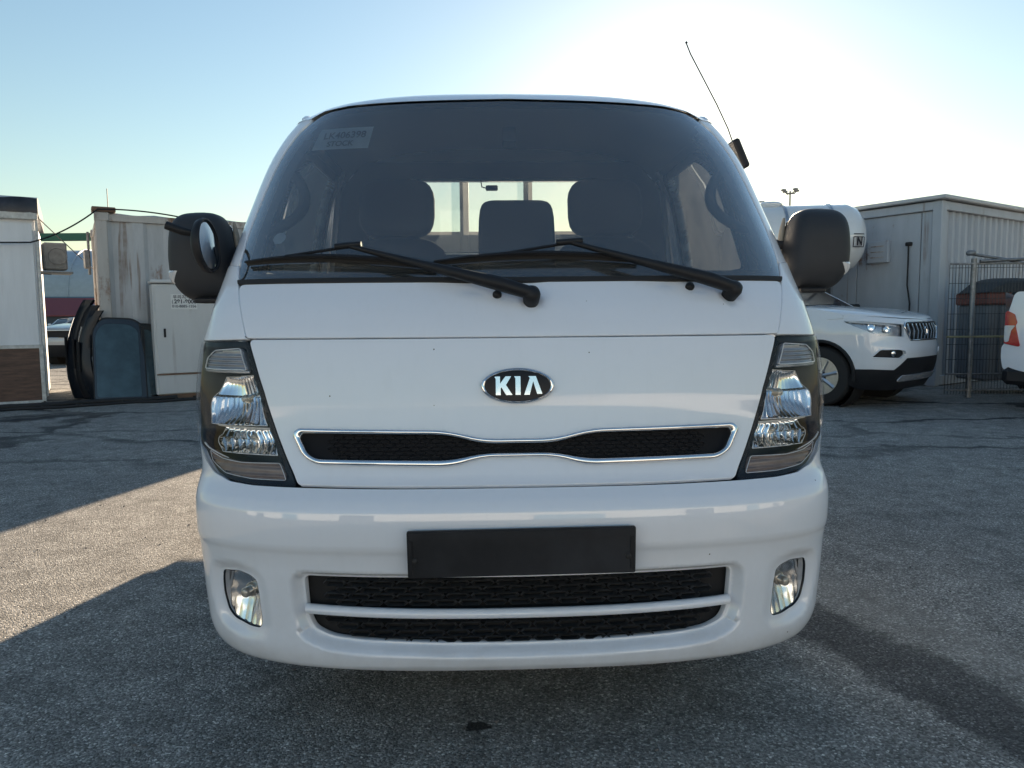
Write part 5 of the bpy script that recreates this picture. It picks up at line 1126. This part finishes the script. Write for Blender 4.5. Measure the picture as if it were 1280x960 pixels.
        # door mirror
        mb = MB(); mb.rings(softbox((s * (W2 + .12), 1.75, zb + .05), (.22, .12, .15), 3)); mb.build('door_mirror', paintm, root, 60)
    # greenhouse
    secs = [(1.22, zb - .02, .90), (2.15, roof - .04, .70), (2.6, roof, .69), (Ln - 1.0, roof - .03, .68), (Ln - .28, roof - .20, .66), (Ln - .05, z(1.12), .80)]
    rs = []
    for y, zt, w in secs: rs.append([Vector((-W2 * .93, y, z(1.06))), Vector((-W2 * w, y, max(zt - .08, z(1.07)))), Vector((-W2 * (w - .10), y, max(zt, z(1.08)))), Vector((0, y, max(zt + .02, z(1.09)))), Vector((W2 * (w - .10), y, max(zt, z(1.08)))), Vector((W2 * w, y, max(zt - .08, z(1.07)))), Vector((W2 * .93, y, z(1.06)))])
    mb = MB(); mb.rings(rs, closed=False, cap=False); o = mb.build('window_band', M['cabinglass'], root, 25)
    mb = MB(); rf = [[r_[k] + Vector((0, 0, .012)) for k in (1, 2, 3, 4, 5)] for r_ in rs[1:5]]; mb.rings(rf, closed=False, cap=False); mb.build('roof', paintm, root, 40)
    for s, k in ((-1, 1), (1, 5)):
        mb = MB(); mb.tube([rs[0][0 if s < 0 else 6] + Vector((0, 0, .02)), rs[1][k] + Vector((0, 0, .03)), rs[2][k] + Vector((0, 0, .03)), rs[3][k] + Vector((0, 0, .03)), rs[4][k] + Vector((0, 0, .03)), rs[5][k]], .035, 8); mb.build('roof_pillar', paintm, root, 60)
        kk = 0 if s < 0 else 6
        for yy in (2.62, Ln - 1.3):
            mb = MB(); mb.tube([(s * W2 * .925, yy, z(1.06)), (s * W2 * .72, yy, roof - .08)], .035, 6); mb.build('door_pillar', 'black', root, 60)
    # tail
    mb = MB(); rr = []
    for zz, w, yy in ((.30, .90, Ln - .08), (.45, .97, Ln + .02), (.70, .97, Ln + .03), (z(1.0), .92, Ln - .02), (z(1.10), .86, Ln - .06)): rr.append([Vector((x * W2 * w, yy - .10 * abs(x) ** 3, zz)) for x in np.linspace(-1, 1, 15)])
    mb.rings(rr, closed=False, cap=False); mb.build('tail_panel', paintm, root, 40)
    for s in (-1, 1):
        mb = MB(); mb.rings(softbox((s * W2 * .84, Ln + .0, z(.92)), (.22, .14, .30), 5)); mb.build('tail_light', 'redlens', root, 60)
    MB().box((0, Ln * .52, .42), (W2 * 1.7, Ln * .8, .20)).build('floor_pan', 'dark', root)
    return root
M['cabinglass'] = pmat('dark_car_glass', (.012, .015, .019), .08, var=.2, spec=.5)
def heading_from(fx, fy): return math.atan2(fx, -fy)  # local -y turned to (fx, fy)
fw_ = Vector((.68, -.733)); ax2 = Vector((.733, .68)); nearw = Vector((3.90, 8.98)); mid = nearw + ax2 * .82; nose = mid + fw_ * .90
car('parked_suv', 'white sport utility car with a barred chrome grille parked beside the office container', (nose.x, nose.y, 0), heading_from(fw_.x, fw_.y), 'white2', 4.85, .955, 1.14, 1.82)
car('parked_suv', 'silver sport utility car parked far behind the stacked car bumpers', (-11.80, 18.9, 0), heading_from(-.12, -.99), 'silver', 4.6, .92, 1.02, 1.70, detail=False, grille_bars=False)
car('parked_car', 'small white saloon car far off in the gap beside the hut', (-29.3, 46.6, 0), heading_from(.25, -.97), 'white2', 4.4, .88, .86, 1.45, detail=False, grille_bars=False)
car('parked_car', 'white car behind the silver one, only its pale roof showing', (-12.3, 24.5, 0), heading_from(.3, -.95), 'white', 4.6, .92, 1.02, 2.15, detail=False, grille_bars=False)

# white pickup whose tail comes into view at the edge
pk = empty('white_pickup', (5.50, 8.15, 0), math.atan2(-.62, .785)); tag(pk, 'white pickup tail with a tall red lamp standing in front of the mesh fence', 'pickup')
def pkP(x, zz): return np.stack([np.asarray(x) * 1., -.02 * np.sin(np.clip((np.asarray(zz) - .3) / 1.05, 0, 1) * np.pi) + .10 * np.clip(1 - np.asarray(x) / .35, 0, 1) ** 2, np.asarray(zz) * 1.], -1)
side = fillet([(.05, .50), (.03, .62), (.03, .74), (.065, .80), (.055, 1.02), (.13, 1.33), (.16, 1.36), (2.2, 1.40), (2.2, .42), (1.75, .40), (1.6, .72), (1.3, .82), (1.0, .72), (.85, .42), (.25, .42)], [.03, .02, .02, .02, .03, .03, .02, 0, 0, 0, .1, .15, .1, 0, .03])
lampo = fillet([(.06, .785), (.06, 1.13), (.075, 1.15), (.145, 1.11), (.17, 1.02), (.155, .985), (.205, .765), (.19, .755)], .012, 3)
panel('side_panel', pkP, side, 'white', pk, [lampo], res=.06, eres=.03, flange=.04)
panel('lamp_base', pkP, lampo, 'redlens', pk, res=.05, eres=.02, off=.012, flange=.03)
panel('reverse_lens', pkP, fillet([(.062, .84), (.062, .985), (.155, .985), (.12, .93), (.10, .81), (.07, .80)], .01, 3), 'clearlens', pk, res=.05, eres=.02, off=.020, flange=.015)
mb = MB(); mb.box((.55, .05, .40), (1.0, .12, .20), Matrix.Rotation(.05, 3, 'Y'), .05); mb.build('bumper_skirt', 'black', pk, 30)
mb = MB(); mb.rings([[Vector((.06 + .02 * math.sin(zz * 3), y, zz)) for y in np.linspace(.10, 1.72, 9)] for zz in (.45, .7, .95, 1.2, 1.36)], closed=False, cap=False); mb.build('tailgate', 'white', pk, 50)
MB().box((1.15, .92, 1.345), (2.1, 1.62, .03), bev=.01).build('bed_cover', 'black', pk, 30)
MB().box((1.2, .9, .62), (2.0, 1.5, .4)).build('bed_floor', 'dark', pk)
mb = MB(); mb.box((3.5, .9, .85), (2.6, 1.76, .8), bev=.12); mb.build('cab_body', 'white', pk, 40)
mb = MB(); mb.rings([[Vector((x, y, zz)) for x, y in ((2.2 + i, .12 + i * .4), (4.3 - i * 2, .12 + i * .4), (4.3 - i * 2, 1.68 - i * .4), (2.2 + i, 1.68 - i * .4))] for zz, i in ((1.2, 0), (1.75, .25), (1.80, .32))]); mb.build('cab_glass', M['cabinglass'], pk, 30)
for x in (1.3, 4.2):
    for y, sd_ in ((.12, -1), (1.68, 1)): wheel(pk, (x, y + .04, .37), .37, .24, Vector((0, sd_, 0)), 'alloy', 6)

# ------------------------------------------------------------------ far things
hall = empty('storage_hall', (-62, 92, 0), R(14)); tag(hall, 'pale vaulted storage hall with a blue band far behind the yard', 'building')
mb = MB(); mb.rings([[Vector((x, -9 + 9 * (1 - math.cos(t)), 4.2 + 6.2 * math.sin(t))) for t in np.linspace(0, math.pi, 21)] for x in np.linspace(-26, 26, 14)], closed=False, cap=False); mb.build('vaulted_roof', 'hall', hall, 60)
MB().box((0, 0, 2.1), (52, 17.9, 4.2)).build('wall', 'hall', hall)
MB().box((0, -9.05, 3.4), (52.2, .3, 1.7)).build('band', 'hallband', hall)
for k in range(13):
    mb = MB(); mb.tube([Vector((-24 + 4 * k, -9 + 9 * (1 - math.cos(t)) - .02, 4.25 + 6.24 * math.sin(t))) for t in np.linspace(0.02, math.pi - .02, 15)], .12, 5); mb.build('roof_rib', 'hall', hall, 60)
shed = empty('red_roof_shed', (-38.5, 62, 0), R(20)); tag(shed, 'low dark shed with a red pitched roof far beyond the hut', 'shed')
MB().box((0, 0, .95), (9, 5, 1.9)).build('wall', 'shedwall', shed)
mb = MB(); mb.rings([[Vector((x, -2.8, 1.8)), Vector((x, 0, 3.3)), Vector((x, 2.8, 1.8)), Vector((x, 2.8, 1.7)), Vector((x, 0, 3.15)), Vector((x, -2.8, 1.7))] for x in (-4.8, 4.8)]); mb.build('roof', 'redroof', shed)
gan = empty('gantry_crane', (-47, 78, 0), R(0)); tag(gan, 'green gantry crane beam showing above the far hall roof', 'crane')
MB().box((0, 0, 10.3), (26, .8, .75)).build('beam', 'green', gan)
for x in (-12, 12): MB().box((x, 0, 5), (.6, .6, 10)).build('leg', 'green', gan)
pole = empty('light_mast', (30.5, 80, 0)); pole.scale = (1, 1, 1.31); tag(pole, 'tall floodlight mast with a crown of lamps far behind the white tank', 'light mast')
MB().lathe([(.16, 0), (.09, 11.0), (.09, 11.3)], (0, 0, 0), (0, 0, 1), 10).build('mast', 'polemat', pole, 60)
for k in range(4):
    t = math.pi / 2 * k + .3; mb = MB(); mb.tube([(0, 0, 11.1), (.5 * math.cos(t), .5 * math.sin(t), 11.1), (.8 * math.cos(t), .8 * math.sin(t), 11.3)], .06, 6); mb.box((.85 * math.cos(t), .85 * math.sin(t), 11.35), (.42, .42, .16), Matrix.Rotation(t, 3, 'Z'), .04); mb.build('lamp_arm', 'polemat', pole, 40)
# pale building added behind the viewer: bounces sunlight onto the truck, mirrored in paint
wh = empty('bounce_building', (2, -27, 0), R(4)); tag(wh, 'long pale clad building added behind the viewer to bounce sunlight, mirrored in the truck paint', 'building')
M['clad'] = pmat('pale_cladding', (.48, .51, .55), .6, var=.06, scale=1.5)
mb = MB(); corrugated(mb, (46, 0), (-46, 0), 0, 6.6, 230, .05); mb.build('front_wall', 'clad', wh, 20)
MB().box((0, -9.1, 3.2), (91.9, 18, 6.4)).build('core', 'clad', wh)
MB().box((0, -9, 6.75), (93, 19, .3)).build('roof', 'hall', wh)
for k, x in enumerate((-36, -24, -12, 3, 15, 27, 39)): MB().box((x, .03, 2.1 if k % 3 else 1.7), (4.2, .08, 4.2 if k % 3 else 3.4)).build('roller_door', 'hallband' if k % 2 else 'shedwall', wh)
# low wooded hills round the horizon
M['hills'] = pmat('far_wooded_hills', (.065, .075, .07), .95, var=.35, scale=.02)
mb = MB(); n = 180; lo, mi_, hi_ = [], [], []
for k in range(n):
    t = 2 * math.pi * k / n; h = 16 + 9 * math.sin(t * 5 + 1) + 6 * math.sin(t * 11) + 4 * math.sin(t * 23 + 2); r_ = 1100
    lo.append(Vector((r_ * math.cos(t), r_ * math.sin(t), -2))); mi_.append(Vector(((r_ + 60) * math.cos(t), (r_ + 60) * math.sin(t), max(6, h * .7)))); hi_.append(Vector(((r_ + 160) * math.cos(t), (r_ + 160) * math.sin(t), max(9, h))))
mb.rings([lo, mi_, hi_], cap=False); tag(mb.build('hills', 'hills', None, 60), kind='structure')
